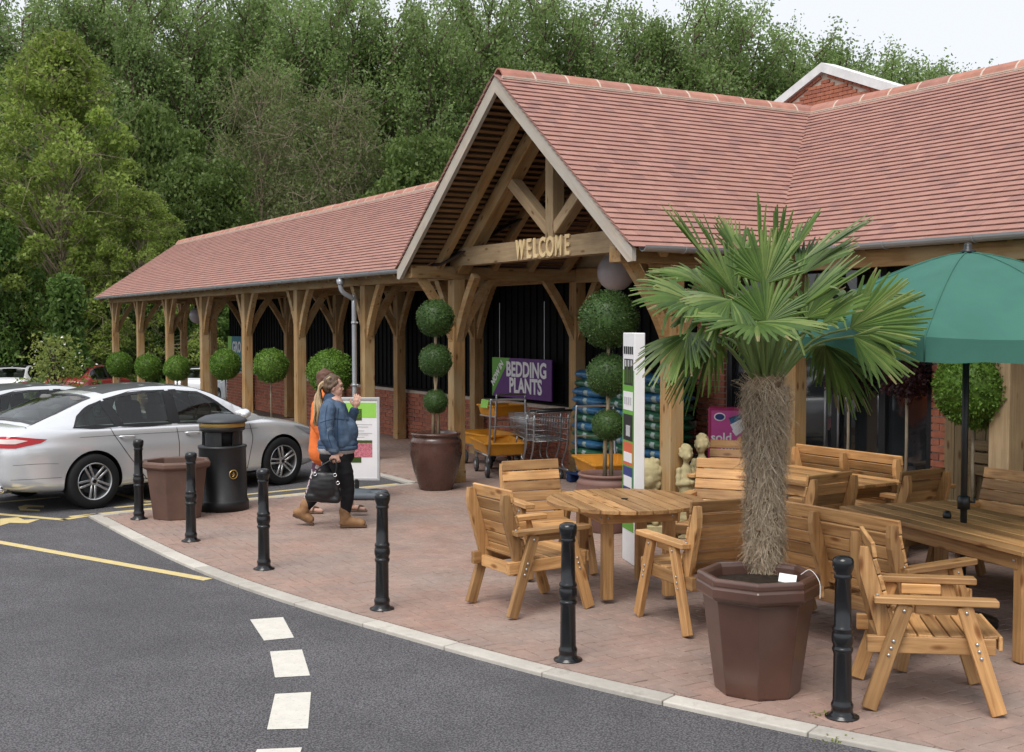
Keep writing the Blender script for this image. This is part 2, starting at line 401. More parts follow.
stripe(pix(-40, 508.5), pix(66, 517.5), .1)
stripe(pix(62, 517.5), pix(100, 511.5), .1)
stripe(ab(.30, -5.2), ab(-.42, -.7), .1)
stripe(pix(0, 500), pix(60, 495), .09); stripe(pix(30, 470), pix(150, 500), .1)
stripe(ab(-.15, -4.6), ab(-.75, -1.2), .09); stripe(ab(.0, -3.6), ab(-1.6, -2.6), .09)
mark(pxl([(0, 519), (18, 517.5), (24, 520), (40, 519.5), (28, 523.5), (10, 523), (0, 526)]), 'yellow_paint')
mark(pxl([(18, 507), (26, 505), (44, 506), (44, 507.5), (28, 507.5), (26, 509), (40, 510), (40, 511.5), (20, 510.5)]), 'yellow_paint')
# ---------------------------------------------------------------- the building (local axes: x along the arcade, y into the building)
AC, HW, BG, ZR = 2.557, 2.70, -.79, 5.10          # porch centre, half width, gable plane, ridge height
TP, TW = .785, .683                               # roof slopes
BE, BR = 1.0, 4.11                                # right wing eave and ridge
LE, LB, LZ = -.38, 2.07, 4.70                     # left wing eave, ridge
AL, PP = -22.3, 3.106
zporch = lambda a: ZR-TP*abs(a-AC)
zright = lambda b: ZR-TW*abs(b-BR)
zleft = lambda b: LZ-TW*abs(b-LB)
bld = empty('garden_centre_building', (OX, OY, 0), PHI, 'long timber framed shop building with red clay tile roofs and a gabled porch', 'building')

TLW, TG = .166, .1
tv, tf = boxvf((TLW-.0012, .2, .009)); tvn = np.array([tuple(v) for v in tv]); TME = mesh('tile', tv, tf, 'tile')
def bM(v): return Matrix.Translation((OX, OY, 0)) @ Matrix.Rotation(PHI, 4, 'Z') @ Vector(v)
def slope(name, fn, a_rng, courses, e, up, tan, keep, eave, cull=None):
    """fn: plan point -> height; rows climb from eave along plan dir up; e: plan dir along eave"""
    cs = 1/math.sqrt(1+tan*tan); ang = math.atan(tan); allt = []
    rows = int(courses); X = Vector((e[0], e[1], 0)); Yv = Vector((up[0]*cs, up[1]*cs, tan*cs)); Z = X.cross(Yv)
    if Z.z < 0: X = -X; Z = X.cross(Yv)
    for r_ in range(rows):
        off = (r_ % 2)*.5*TLW; n = int((a_rng[1]-a_rng[0])/TLW)+2; sag = .004*math.sin(r_*.9)
        for k in range(-1, n):
            s = a_rng[0]+k*TLW+off
            if s < a_rng[0]-.02 or s > a_rng[1]+.02: continue
            d = r_*TG*cs+.04
            px_, py_ = eave[0]+abs(e[0])*s+up[0]*d, eave[1]+abs(e[1])*s+up[1]*d
            if not keep(px_, py_): continue
            allt.append((px_, py_, fn(px_, py_)))
        if r_ % 2:
            s = a_rng[0]-TLW*.25; px_, py_ = eave[0]+abs(e[0])*s+up[0]*d, eave[1]+abs(e[1])*s+up[1]*d
            if keep(px_, py_): allt.append((px_, py_, fn(px_, py_), 1))
    return allt, X, Yv, Z, ang
def lay(name, allt, X, Yv, Z, parent_name='roof', own_budget=0, deck=None):
    tilt = .15; Yt = (Yv*math.cos(tilt)-Z*math.sin(tilt)*-1*-1); Yt = (Yv*math.cos(tilt)-Z*math.sin(tilt)).normalized(); Zt = X.cross(Yt)
    par = deck; rank = []
    for k, p in enumerate(allt):
        w = bM(p[:3]); u, v_, d = project(w)
        rank.append((d if (-5 < u < 1029 and -5 < v_ < 757 and d > 1) else 999, k))
    rank.sort(); own = set(k for d, k in rank[:own_budget] if d < 900)
    VV = []; FF = []; base = 0; Mr = np.array([X, Yt, Zt])
    for k, p in enumerate(allt):
        half = len(p) > 3; p = p[:3]
        lift = .006+random.uniform(-.0009, .0009)+.004*mnoise.noise(Vector(p)*.6); rz = random.gauss(0, .003); c = Vector(p)+Yv*.0+Z*lift
        if k in own and not half:
            M = Matrix((X, Yt, Zt)).transposed().to_4x4() @ Matrix.Rotation(rz, 4, 'Z'); M.translation = c; obj('tile', TME, par, M=M)
        else:
            q = (tvn*np.array([.5 if half else 1., 1, 1]))@Mr+np.array(c); VV.append(q); FF += [tuple(i+base for i in f) for f in tf]; base += 8
    if VV: tag(obj('tiles', mesh('tiles', np.vstack(VV).tolist(), FF, 'tile'), par), kind='stuff')
def deck(name, quad, mat='underlay', th=.02, dz=-.02):
    V = [Vector(q)+Vector((0, 0, dz)) for q in quad]; n = len(V); V += [v-Vector((0, 0, th)) for v in V]
    return MB().add(V, [tuple(range(n)), tuple(range(n, 2*n))[::-1]]+[(i, (i+1) % n, n+(i+1) % n, n+i) for i in range(n)]).build(name, mat, bld)
# porch slopes
roofP = deck('roof', [(AC-HW, BG+.02, zporch(AC-HW)), (AC, BG+.02, ZR), (AC, BR, ZR), (AC-HW, .2, zporch(AC-HW))])
# decks: right porch slope up to the valley
va = lambda b: AC+(ZR-zright(b))/TP
roofP2 = deck('roof', [(AC, BG+.02, ZR), (AC+HW, BG+.02, zporch(AC+HW)), (AC+HW, BE-.02+.0, zporch(AC+HW)), (AC, BR, ZR)])
roofR = deck('roof', [(AC, BR, ZR), (va(BE), BE, zright(BE)), (12.5, BE, zright(BE)), (12.5, BR, ZR)])
roofL = deck('roof', [(AL, LE, zleft(LE)), (.3, LE, zleft(LE)), (AC-(ZR-LZ)/TP, LB, LZ), (AL, LB, LZ)])
deck('roof', [(AL, LB, LZ), (1.9, LB, LZ), (1.9, 2*LB-LE, zleft(LE)), (AL, 2*LB-LE, zleft(LE))], 'tile')
deck('roof', [(AC, BR, ZR), (12.5, BR, ZR), (12.5, 2*BR-BE, zright(BE)), (1.9, 2*BR-BE, zright(BE)), (-.1, BR, 3.0)], 'tile')
N_P = int(HW*math.sqrt(1+TP*TP)/TG); N_R = int((BR-BE)*math.sqrt(1+TW*TW)/TG); N_L = int((LB-LE)*math.sqrt(1+TW*TW)/TG)
t = slope('porch_right', lambda x, y: zporch(x), (0, 5.2), N_P, (0, 1), (-1, 0), TP, lambda x, y: zporch(x) > zright(y)-.02 or y < BE-.05, (AC+HW+.02, BG+.03)); lay('tiles', *t, own_budget=110, deck=roofP2)
t = slope('porch_left', lambda x, y: zporch(x), (0, 5.), N_P, (0, 1), (1, 0), TP, lambda x, y: (zporch(x) > zleft(y)-.02 or zporch(x) > LZ) and y < BR, (AC-HW-.02, BG+.03)); lay('tiles', *t, own_budget=0, deck=roofP)
t = slope('right', lambda x, y: zright(y), (0, 10.), N_R, (1, 0), (0, 1), TW, lambda x, y: zright(y) > zporch(x)-.02 or x > AC+HW+.02, (AC, BE-.03)); lay('tiles', *t, own_budget=190, deck=roofR)
t = slope('left', lambda x, y: zleft(y), (0, 23.5), N_L, (1, 0), (0, 1), TW, lambda x, y: x < AC-HW-.1 or zleft(y) > zporch(x)-.02, (AL, LE-.03)); lay('tiles', *t, own_budget=0, deck=roofL)
# ridge tiles
def ridge(p0, p1, par, L=.45):
    p0, p1 = Vector(p0), Vector(p1); D = p1-p0; n = int(D.length/L); L = D.length/n; d = D.normalized(); side = Vector((-d.y, d.x, 0))
    prof = [(-.135, -.085), (-.1, -.02), (-.045, .03), (0, .045), (.045, .03), (.1, -.02), (.135, -.085)]
    def piece(l0, l1, sc, mat, nm):
        V = []
        for l in (l0, l1):
            for o_, q in ((0, 1.), (1, .86)):
                for y, z in prof: V.append((l, y*sc*q, z*sc-(.018 if o_ else 0)))
        F = []
        for r_ in (0, 2):
            pass
        for i in range(6):
            F += [(i, i+1, 14+i+1, 14+i), (7+i, 21+i, 22+i, 8+i), (i, 7+i, 8+i, i+1), (14+i, 15+i, 22+i, 21+i)]
        return mesh(nm, V, F, mat, False)
    rt = piece(.004, L-.022, 1., 'ridge_clay', 'ridge_tile'); mj = piece(L-.022, L+.004, 1.0, 'mortar', 'mortar_joint')
    X = d; Y = Vector((0, 0, 1)).cross(X); B = Matrix((X, Y, Vector((0, 0, 1)))).transposed().to_4x4()
    for k in range(n):
        M = B.copy(); M.translation = p0+d*(k*L)+Vector((0, 0, random.uniform(-.003, .003)))
        o = obj('ridge_tile', rt, par, M=M)
        if k < n-1: obj('mortar_joint', mj, o)
    bed = MB()
    for s in (-1, 1): bed.bar(p0+side*s*.115+Vector((0, 0, -.085)), p1+side*s*.115+Vector((0, 0, -.085)), .035, .035)
    bed.build('mortar_bed', 'mortar', par)
ridge((AC, BG, ZR+.03), (AC, BR+.12, ZR+.03), roofP2); ridge((AC+.1, BR, ZR+.03), (12.4, BR, ZR+.03), roofR); ridge((AL, LB, LZ+.03), (AC-(ZR-LZ)/TP+.25, LB, LZ+.03), roofL)
# wing gable verge at far end: end boards
MB().prism([(LE, zleft(LE)-.03), (LB, LZ-.03), (2*LB-LE, zleft(LE)-.03), (2*LB-LE-.2, zleft(LE)-.22), (LB, LZ-.22), (LE+.05, zleft(LE)-.2)], AL, AL+.03, 'x').build('verge_board', 'oak', bld)
# barge boards of the porch
th_ = math.atan(TP); cs = math.cos(th_); sn = math.sin(th_)
for s in (-1, 1):
    p0 = Vector((AC+s*(HW+.03), BG-.02, zporch(AC+HW)-.155)); p1 = Vector((AC, BG-.02, ZR-.13))
    d = (p1-p0); dn = .205
    poly = [(AC+s*.0, ZR-.025), (AC+s*(HW+.02), ZR-TP*(HW+.02)-.025), (AC+s*(HW+.02), ZR-TP*(HW+.02)-.15), (AC+s*(HW-.05), ZR-TP*(HW-.05)-.215), (AC, ZR-.215)]
    me = MB().prism(poly, BG-.035, BG+.015, 'y').mesh('bargeboard', 'oak_pale')
    # store the mesh in its own axes so that the grain follows the board
    ang = math.atan2(-s*TP, s*1.) if s > 0 else math.atan(TP); Mb = Matrix.Translation((AC+s*1.3, BG, ZR-TP*1.3)) @ Matrix.Rotation(th_ if s > 0 else -th_, 4, 'Y')
    me.transform(Mb.inverted()); obj('bargeboard', me, bld, M=Mb)
# underside: battens, rafters
for s in (-1, 1):
    for k in range(1, N_P):
        q = HW-k*TG*cs-.02
        if q < .05: continue
        z = ZR-TP*q-.062; timber('batten', (AC+s*q, BG+.02, z), (AC+s*q, 2.2, z), .045, .022, 'batten_wood', bld, up=(s*sn, 0, cs), ch=.002)
    for b in (-.30, .55, 1.15, 1.75):
        timber('rafter', (AC+s*(HW-.12), b, zporch(AC+HW-.12)-.15), (AC+s*.02, b, ZR-.15), .085, .13, 'oak', bld, up=(s*sn, 0, cs))
# truss with king post above the front posts
PLT = 2.98
for b in (.0, 2.06):
    for s in (-1, 1):
        timber('principal_rafter', (AC+s*(HW-.28), b, zporch(AC+HW-.28)-.24), (AC+s*.08, b, ZR-.30), .19, .2, 'oak', bld, up=(s*sn, 0, cs), ch=.008)
        timber('strut', (AC+s*.07, b, 3.33), (AC+s*1.03, b, 4.03), .14, .15, 'tan_post' if b == 0 else 'oak', bld, up=(0, 1, 0), ch=.008)
    timber('king_post', (AC, b, 3.2), (AC, b, 4.86), .17, .17, 'tan_post' if b == 0 else 'oak', bld, up=(0, 1, 0), ch=.008)
for b in (0., 2.06):
    me = MB().prism([(.02-AC, -.11), (2.52+2.52-AC, -.11), (5.06-AC, -.02), (4.75-AC, .13), (.35-AC, .13), (.02-AC, -.02)], -.095, .095, 'y').mesh('tie_beam', 'tan_post'); obj('tie_beam', me, bld, loc=(AC, b-.02, 3.1))
    bpy.data.objects[-1] if False else None
timber('ridge_beam', (AC, BG+.03, ZR-.14), (AC, 2.2, ZR-.14), .08, .16, 'oak', bld)
# plates and posts
PW_ = .18
def brace(o, d, drop=.92, out=.52, th=.095, dep=.11, parent=bld, top=2.8, mat='oak'):
    """curved brace from a post at plan point o towards plan dir d"""
    o = Vector((o[0], o[1], 0)); d = Vector((d[0], d[1], 0)); n = 9; V = []; F = []
    side = Vector((-d.y, d.x, 0))*th/2
    for k in range(n+1):
        t = k/n; x = PW_/2-.02+(out+.02)*(.62*t+.38*t*t); z = -drop+drop*t
        tx, tz = (out+.02)*(.62+.76*t), drop; L = math.hypot(tx, tz); nx, nz = -tz/L, tx/L
        for s in (1, -1):
            for w in (0, dep): V.append(d*(x+nx*w)+side*s+Vector((0, 0, min(z+nz*w, .06))))
    for k in range(n):
        i = k*4; j = i+4
        F += [(i, i+2, j+2, j), (i+1, j+1, j+3, i+3), (i, j, j+1, i+1), (i+2, i+3, j+3, j+2)]
    F += [(0, 1, 3, 2), (4*n, 4*n+2, 4*n+3, 4*n+1)]
    return MB().add(V, F).build('brace', mat, parent, loc=(o.x, o.y, top))
def post(a, b, top=2.82, mat='oak', w=PW_, dirs=()):
    timber('post', (a, b, .0), (a, b, top), w, w, mat, bld, up=(1, 0, 0), ch=.008)
    MB().box((a, b, .09), (w+.012, w+.012, .18), ch=.006).build('post_foot', 'oak', bld)
    for d in dirs: brace((a, b), d, top=top)
def plate(p, q, w=.2, h=.2, mat='oak'): timber('wall_plate', p, q, w, h, mat, bld, ch=.006)
WPZ = 2.82
for k in range(0, 8):
    a = -PP*k
    if k: post(a, 0, WPZ-.1+.1, 'oak', dirs=((1, 0), (-1, 0), (0, 1)))
    if k: post(a, 2.0, WPZ, 'oak', dirs=((1, 0), (-1, 0), (0, -1)))
    if k: plate((a, .105, WPZ+.09), (a, 1.895, WPZ+.09), .17, .17); timber('collar', (a, .6, 3.55), (a, 2.5, 3.55), .1, .15, 'oak', bld)
plate((AL+.12, 0, WPZ+.1), (-.11, 0, WPZ+.1)); plate((AL+.12, 2.0, WPZ+.1), (-.11, 2.0, WPZ+.1))
for a in np.arange(AL+.1, -.2, .52): timber('rafter', (a, LE+.05, zleft(LE+.05)-.11), (a, LB-.02, LZ-.11), .06, .12, 'oak', bld, up=(0, -TW, 1))
A2 = 4.85
for a, s in ((0, 1), (A2, -1)):
    post(a, 0, 2.82, dirs=((s, 0), (0, -1), (0, 1)) + (((-1, 0),) if a == 0 else ())); post(a, 1.72 if a else 2.0, 2.82, dirs=((s, 0), (0, -1)))
    plate((a, BG+.06, 2.905), (a, 2.15, 2.905), .2, .17)
timber('wall_plate', (.11, 2.0, 2.9), (A2-.11, 2.0, 2.9), .2, .2, 'oak', bld)
for a in (A2+2.75, A2+5.5): post(a, 1.72, 2.9, 'tan_post', .22)
plate((A2-.1, 1.72, 2.95+.0), (12, 1.72, 2.95), .2, .2); plate((A2+.12, BE+.1, 2.83), (12.4, BE+.1, 2.83), .05, .17)
for a in np.arange(A2+.5, 12, .55): timber('rafter', (a, BE+.06, zright(BE+.06)-.1), (a, 2.2, zright(2.2)-.1), .06, .11, 'oak', bld, up=(0, -TW, 1))
# welcome lettering, standing proud of the tie beam
def text(body, size, mat, parent, M, ext=.004, align='CENTER', sx=1., bold=0.):
    cu = bpy.data.curves.new('lettering', 'FONT'); cu.body = body; cu.size = size; cu.extrude = ext; cu.align_x = align; cu.align_y = 'CENTER'; cu.offset = bold; cu.resolution_u = 3
    o = bpy.data.objects.new('lettering', cu); COL.objects.link(o); bpy.context.view_layer.update()
    dg = bpy.context.evaluated_depsgraph_get(); me = bpy.data.meshes.new_from_object(o.evaluated_get(dg)); bpy.data.objects.remove(o); me.name = 'lettering'
    me.materials.clear(); me.materials.append(MT[mat]); me.transform(Matrix.Diagonal((sx, 1, 1, 1)))
    return obj('lettering', me, parent, M=M)
FX = Matrix.Rotation(PI/2, 4, 'X')
for k, ch_ in enumerate('WELCOME'):
    xx = [-.72, -.43, -.22, .0, .245, .505, .76][k]*.74
    text(ch_, .33, 'letter_cream', bld, Matrix.Translation((AC-.08+xx*.98, -.125, 3.11)) @ FX, .009, sx=.70 if ch_ not in 'WM' else .60, bold=.007)
# gutters and down pipe
def gutter(p0, p1, r=.06):
    p0, p1 = Vector(p0), Vector(p1); d = (p1-p0).normalized(); sd = Vector((-d.y, d.x, 0)); V = []; F = []; n = 8
    for p in (p0, p1):
        for rr in (r, r-.006):
            for k in range(n+1):
                q = PI+PI*k/n; V.append(p+sd*rr*math.cos(q)+Vector((0, 0, rr*math.sin(q))))
    m = n+1
    for k in range(n):
        F += [(k, k+1, 2*m+k+1, 2*m+k), (m+k, 3*m+k, 3*m+k+1, m+k+1)]
    F += [(0, 2*m, 3*m, m), (n, m+n, 3*m+n, 2*m+n)]
    for k in range(n): F += [(k, m+k, m+k+1, k+1), (2*m+k, 2*m+k+1, 3*m+k+1, 3*m+k)]
    g_ = MB().add(V, F).build('gutter', 'gutter_grey', bld)
    L = (p1-p0).length
    for k in range(int(L/1.0)):
        c = p0+d*(k+.5); b = MB()
        P = [c+sd*(r+.004)*math.cos(PI+PI*j/8)+Vector((0, 0, (r+.004)*math.sin(PI+PI*j/8))) for j in range(9)]
        b.tube(P, .007, 5); b.build('gutter_bracket', 'gutter_grey', g_)
    MB().lathe([(0, -.0), (r, 0), (r, .01), (0, .01)], 12).build('gutter_end_cap', 'gutter_grey', g_, M=Matrix.Translation(p1) @ barM(p0, p1)[0].to_3x3().to_4x4() @ Matrix.Rotation(PI/2, 4, 'Y'))
GZ = 2.985
gutter((AL-.08, LE-.05, GZ), (-.16, LE-.05, GZ)); gutter((AC+HW+.07, BG+.05, 2.965), (AC+HW+.07, BE+.0, 2.965)); gutter((AC+HW+.1, BE-.06, 2.965), (12.4, BE-.06, 2.965))
b = MB(); da = -3.17
b.tube(bez([(da, LE-.05, 2.95), (da, LE-.05, 2.80), (da, LE+.0, 2.70), (da, -.22, 2.6), (da, -.2, 2.45), (da, -.2, .05)], 4), .04, 10)
for z in (2.2, 1.2): b.lathe([(.04, 0), (.048, 0), (.048, .04), (.04, .04)], 10, (da, -.2, z)); b.box((da, -.17, z+.02), (.14, .02, .03))
b.lathe([(.042, 0), (.06, .02), (.065, .09), (.0, .09)], 10, (da, LE-.05, 2.82)); b.build('down_pipe', 'gutter_grey', bld, True)
# walls
WB = 2.22
MB().box(((-17.9+3.1)/2, WB+.13, 1.9), (21., .2, 2.2)).build('wall', 'black_clad', bld)
for a in np.arange(-17.8, 2.6, .2): obj('cladding_board', _tc.setdefault('clad', mesh('cladding_board', *boxvf((.13, .025, 1.98), .003), 'black_clad')), bld, loc=(a, WB+.017, 1.92))
bl, bh, bd = .213, .063, .04
BME = mesh('brick', *boxvf((bl, bd, bh), .003), 'brick')
def brickwork(name, a0, a1, z0, z1, b, budget, face=-1, axis='a', keep=None, back=True):
    bk = MB(); cx = (a0+a1)/2
    if back: wl = MB().box((cx, b+.09, (z0+z1)/2), (a1-a0-.004, .15, z1-z0)).build(name, 'mortar', bld)
    else: wl = keep[1]
    cells = []; r_ = 0; z = z0+.01
    while z+bh <= z1+.001:
        x = a0-(r_ % 2)*.1125
        while x < a1:
            l0, l1 = max(x, a0), min(x+bl, a1)
            if l1-l0 > .05 and (keep is None or keep[0]((l0+l1)/2, z+bh/2)): cells.append((l0, l1, z+bh/2))
            x += bl+.012
        z += bh+.012; r_ += 1
    rk = sorted(range(len(cells)), key=lambda k: project(bM((cells[k][0], b, cells[k][2])))[2]); own = set(rk[:budget])
    for k, (l0, l1, zz) in enumerate(cells):
        c = ((l0+l1)/2, b+.012+random.uniform(-.003, .003), zz)
        if k in own and abs(l1-l0-bl) < .002: obj('brick', BME, wl, loc=c)
        else: bk.box(c, (l1-l0, bd, bh))
    if bk.V: tag(bk.build('bricks', 'brick', wl), kind='stuff')
    return wl
brickwork('plinth_wall', -17.9, 2.55, -.02, .95, WB-.06, 280)
MB().box((-7.68, WB-.01, .965), (20.4, .16, .04), ch=.005).build('wall_sill', 'black_clad', bld)
brickwork('brick_pier', 2.56, 3.1, -.02, 3.0, WB-.04, 200)
# glazed shop front
wood('dark_frame', (.02, .022, .025), (.015, .016, .018), .4, .1, False)
g = NG('shop_glass'); g.fin((.02, .024, .027), .04, .9)
GA0, GA1 = 3.1, 6.35
sf = MB().box(((GA0+GA1)/2, WB+.06, 1.5), (GA1-GA0, .012, 2.9)).build('shop_window', 'shop_glass', bld)
for a in (GA0+.05, 4.0, 4.95, 5.65, GA1-.05): timber('window_frame', (a, WB+.03, .02), (a, WB+.03, 2.9), .07, .09, 'dark_frame', sf, up=(1, 0, 0))
for z in (.1, 2.15, 2.86): timber('window_frame', (GA0, WB+.034, z), (GA1, WB+.034, z), .06, .09, 'dark_frame', sf)
for a in (4.85, 5.05): MB().tube([(a, WB-.04, .8), (a, WB-.04, 1.5)], .014, 8).build('door_handle', 'gutter_grey', sf, True)
brickwork('brick_pier', GA1, GA1+.22, -.02, 2.9, WB-.04, 60)
MB().box((9.6, WB+.12, 1.45), (6., .12, 2.9)).build('wall', 'black_clad', bld)
MB().box((1.2, 3.4, 3.35), (2.7, .1, 1.0)).build('wall', 'black_clad', bld)
MB().prism([(0., 2.9), (5.1, 2.9), (AC, ZR-.2)], 2.28, 2.32, 'y').build('wall', 'black_clad', bld)
fence = empty('timber_fence_panel', ab(8.2, WB-.06), PHI, 'vertical board timber fence panel on the wall behind the green lollipop tree', 'fence')
for k in range(26): timber('board', (-1.6+k*.125, random.uniform(-.004, .004), .02), (-1.6+k*.125, 0, 1.85), .118, .02, 'treated_fence', fence, up=(0, 1, 0), ch=.002)
for z in (.4, 1.55): timber('rail', (-1.65, -.03, z), (1.6, -.03, z), .035, .07, 'treated_fence', fence)
# brick gable of the hall behind, with white coping
GD = 22.5; gx = (822-512)/FPX*GD; az, bz = toab(gx, GD); gz = CAMH+(376-66)/FPX*GD-PITCH*GD
hall = empty('brick_gable_hall', (gx, GD, 0), PHI, 'brick gabled hall with white coping rising behind the tiled roof', 'building')
gw = 3.2; tg = .40; gd = MB().prism([(-gw, gz-.12-gw*tg), (gw, gz-.12-gw*tg), (0, gz-.12)], .0, .22, 'y').build('gable_wall', 'mortar', hall)
MB().box((0, 4.5, (gz-gw*tg)/2-.05), (gw*2, 9, gz-gw*tg-.15)).build('wall', 'brick', hall)
cells = MB(); z = gz-.12-gw*tg; r_ = 0; n_own = 0
while z < gz-.18:
    half = (gz-.14-(z+bh))/tg-.18; x = -gw-(r_ % 2)*.1125
    while x < gw:
        if abs(x+bl/2) < half-.11:
            w = Matrix.Translation((gx, GD, 0)) @ Matrix.Rotation(PHI, 4, 'Z') @ Vector((x, 0, z)); 
            if z > gz-.12-gw*tg*.62 and n_own < 140: obj('brick', BME, gd, loc=(x+bl/2, -.012, z+bh/2)); n_own += 1
            else: cells.box((x+bl/2, -.012, z+bh/2), (bl, bd, bh))
        x += bl+.01
    z += bh+.01; r_ += 1
for s in (-1, 1):      # raking course under the coping
    for k in range(14):
        q = .10+k*(bl+.012); c = (s*(q+bl/2)*math.cos(math.atan(tg)), -.014, gz-.12-tg*(q+bl/2)*math.cos(math.atan(tg))-.085)
        obj('brick', BME, gd, loc=c, rot=(0, s*math.atan(tg), 0)) if k < 9 else cells.box(c, (bl, bd, bh), (0, s*math.atan(tg), 0))
tag(cells.build('bricks', 'brick', gd), kind='stuff')
for s in (-1, 1):
    MB().prism([(0, gz), (s*(gw+.1), gz-tg*(gw+.1)), (s*(gw+.1), gz-tg*(gw+.1)-.17), (0, gz-.17)], -.1, .25, 'y').build('coping', 'white_coping', hall)
    MB().prism([(0, gz-.5), (s*(gw+.05), gz-tg*(gw+.05)-.5), (s*(gw+.05), gz-tg*(gw+.05)-.57), (0, gz-.57)], .26, 9, 'y').build('roof', 'gutter_grey', hall)
# ---------------------------------------------------------------- vegetation
def leafmat(name, cols, trans=.35, rough=.5, nscale=.5, namt=.3):
    g = NG(name); r = g.rnd(); k = len(cols); c = g.ramp(r, [(i/(k-1), q) for i, q in enumerate(cols)])
    n = g.noise(g.coord('Object'), nscale, 3.); c = g.mul(c, n, 1-namt, 1+namt)
    g.fin(c, rough, .3); tr = g.n.new('ShaderNodeBsdfTranslucent'); g.l(g.mul(c, n, 1.25, 1.5), tr.inputs[0])
    mx = g.n.new('ShaderNodeMixShader'); mx.inputs[0].default_value = trans; g.l(g.b.outputs[0], mx.inputs[1]); g.l(tr.outputs[0], mx.inputs[2]); g.l(mx.outputs[0], g.out.inputs[0])
leafmat('leaf_poplar', [(.145, .22, .062), (.18, .265, .08), (.21, .30, .10), (.155, .235, .068), (.27, .35, .15), (.19, .275, .085), (.145, .22, .062), (.42, .48, .29)], .52, namt=.4)
leafmat('leaf_lime', [(.185, .25, .048), (.235, .31, .062), (.15, .215, .04), (.29, .36, .08), (.20, .27, .052), (.13, .185, .038)], .42, namt=.45)
leafmat('leaf_brown', [(.115, .155, .05), (.14, .175, .058), (.095, .135, .042), (.17, .175, .075), (.11, .15, .048)], .4, namt=.4)
leafmat('leaf_dark', [(.085, .13, .032), (.115, .17, .042), (.09, .14, .034), (.15, .205, .055)], .4)
leafmat('leaf_fresh', [(.085, .155, .032), (.11, .19, .04), (.07, .13, .028), (.14, .22, .05)], .4)
leafmat('leaf_box', [(.05, .10, .028), (.07, .13, .036), (.055, .11, .03), (.10, .165, .05)], .2, .45, 6.)
leafmat('leaf_thuja', [(.105, .20, .028), (.135, .25, .036), (.09, .17, .024), (.18, .30, .055)], .25, .5, 5.)
leafmat('leaf_purple', [(.04, .016, .02), (.06, .022, .026), (.032, .015, .018), (.05, .028, .022)], .25)
leafmat('leaf_flower', [(.22, .27, .06), (.27, .32, .08), (.18, .23, .05), (.30, .33, .11)], .45)
simple('petal', (.8, .8, .74), .6); simple('bark', (.13, .10, .075), .9, .1, nscale=8., namt=.3, bscale=25., bst=.6); simple('bark_tan', (.30, .25, .18), .9, .1, nscale=8., namt=.3)
simple('bark_dark', (.06, .05, .04), .9, .1, nscale=8., namt=.3); simple('soil', (.03, .022, .016), .95, .1, nscale=30., namt=.4, bscale=60., bst=.8)
def cards(C, size, mat, name='crown', flat=0., asp=.55, outward=None, rng=np.random):
    """one small folded leaf spray per centre"""
    C = np.asarray(C, float); n = len(C); sz = size*rng.uniform(.6, 1.35, n)[:, None]
    d = rng.normal(size=(n, 3)); d[:, 2] *= (1-flat)
    if outward is not None: d = d*.55+outward
    d /= np.linalg.norm(d, axis=1)[:, None]+1e-9
    q = rng.normal(size=(n, 3)); q -= (q*d).sum(1)[:, None]*d; q /= np.linalg.norm(q, axis=1)[:, None]+1e-9
    w = np.cross(d, q)
    V = np.empty((n, 4, 3)); V[:, 0] = C-d*sz*.5; V[:, 1] = C+q*sz*asp*.5+w*sz*.12; V[:, 2] = C+d*sz*.5; V[:, 3] = C-q*sz*asp*.5+w*sz*.12
    me = bpy.data.meshes.new(name); me.vertices.add(n*4); me.vertices.foreach_set('co', V.reshape(-1))
    me.loops.add(n*4); me.loops.foreach_set('vertex_index', np.arange(n*4)); me.polygons.add(n); me.polygons.foreach_set('loop_start', np.arange(0, n*4, 4))
    me.materials.append(MT[mat]); me.update(calc_edges=True); return me
def trunk_mesh(tubes, mat, n=6):
    b = MB()
    for P, r in tubes: b.tube(P, r, n, caps=False)
    return mesh('trunk', b.V, b.F, mat, True)
rs = np.random.RandomState(11)
def poplar(H, rad, seed):
    g_ = np.random.RandomState(seed); tubes = [([(0, 0, -.5), (.1, 0, H*.35), (-.1, .1, H*.7), (0, 0, H*.88)], [.26, .18, .09, .02])]; C = []
    nb = 215; lead = [(0, 0, 1.)]+[(g_.uniform(-1, 1)*rad*.5, g_.uniform(-1, 1)*rad*.5, g_.uniform(.8, .99)) for _ in range(4)]
    for lx, ly, lf in lead[1:]: tubes.append(([(0, 0, H*.25), (lx*.7, ly*.7, H*.5), (lx, ly, H*lf*.86)], [.12, .07, .015]))
    for k in range(nb):
        lx, ly, lf = lead[k % 5]; z = H*lf*(.07+.88*(k/nb)**.9); t = z/(H*lf); env = rad*(1. if k % 5 == 0 else .8)*(min(1, t*4+.45))*(1-max(0, t-.5)/.56)**.65+.3; qx = min(1, t*1.4)
        az = k*2.4+g_.uniform(-.5, .5); L = env*g_.uniform(.75, 1.25); rise = g_.uniform(.9, 1.7)*L
        p0 = np.array([lx*qx, ly*qx, z-rise*.55]); p1 = np.array([lx*qx+math.cos(az)*L, ly*qx+math.sin(az)*L, z+rise*.45]); pm = (p0+p1)/2+np.array([math.cos(az)*L*.14, math.sin(az)*L*.14, -.1])
        tubes.append(([p0, pm, p1], [.06, .035, .012]))
        nl = int(135*(.6+.5*env/rad)); u = g_.uniform(.25, 1.08, nl)[:, None]
        pts = (1-u)**2*p0+2*u*(1-u)*pm+u*u*p1; pts = pts+g_.normal(size=(nl, 3))*np.array([.30, .30, .36]); C.append(pts)
    return cards(np.vstack(C), .235, 'leaf_poplar', rng=g_), trunk_mesh(tubes, 'bark', 5)
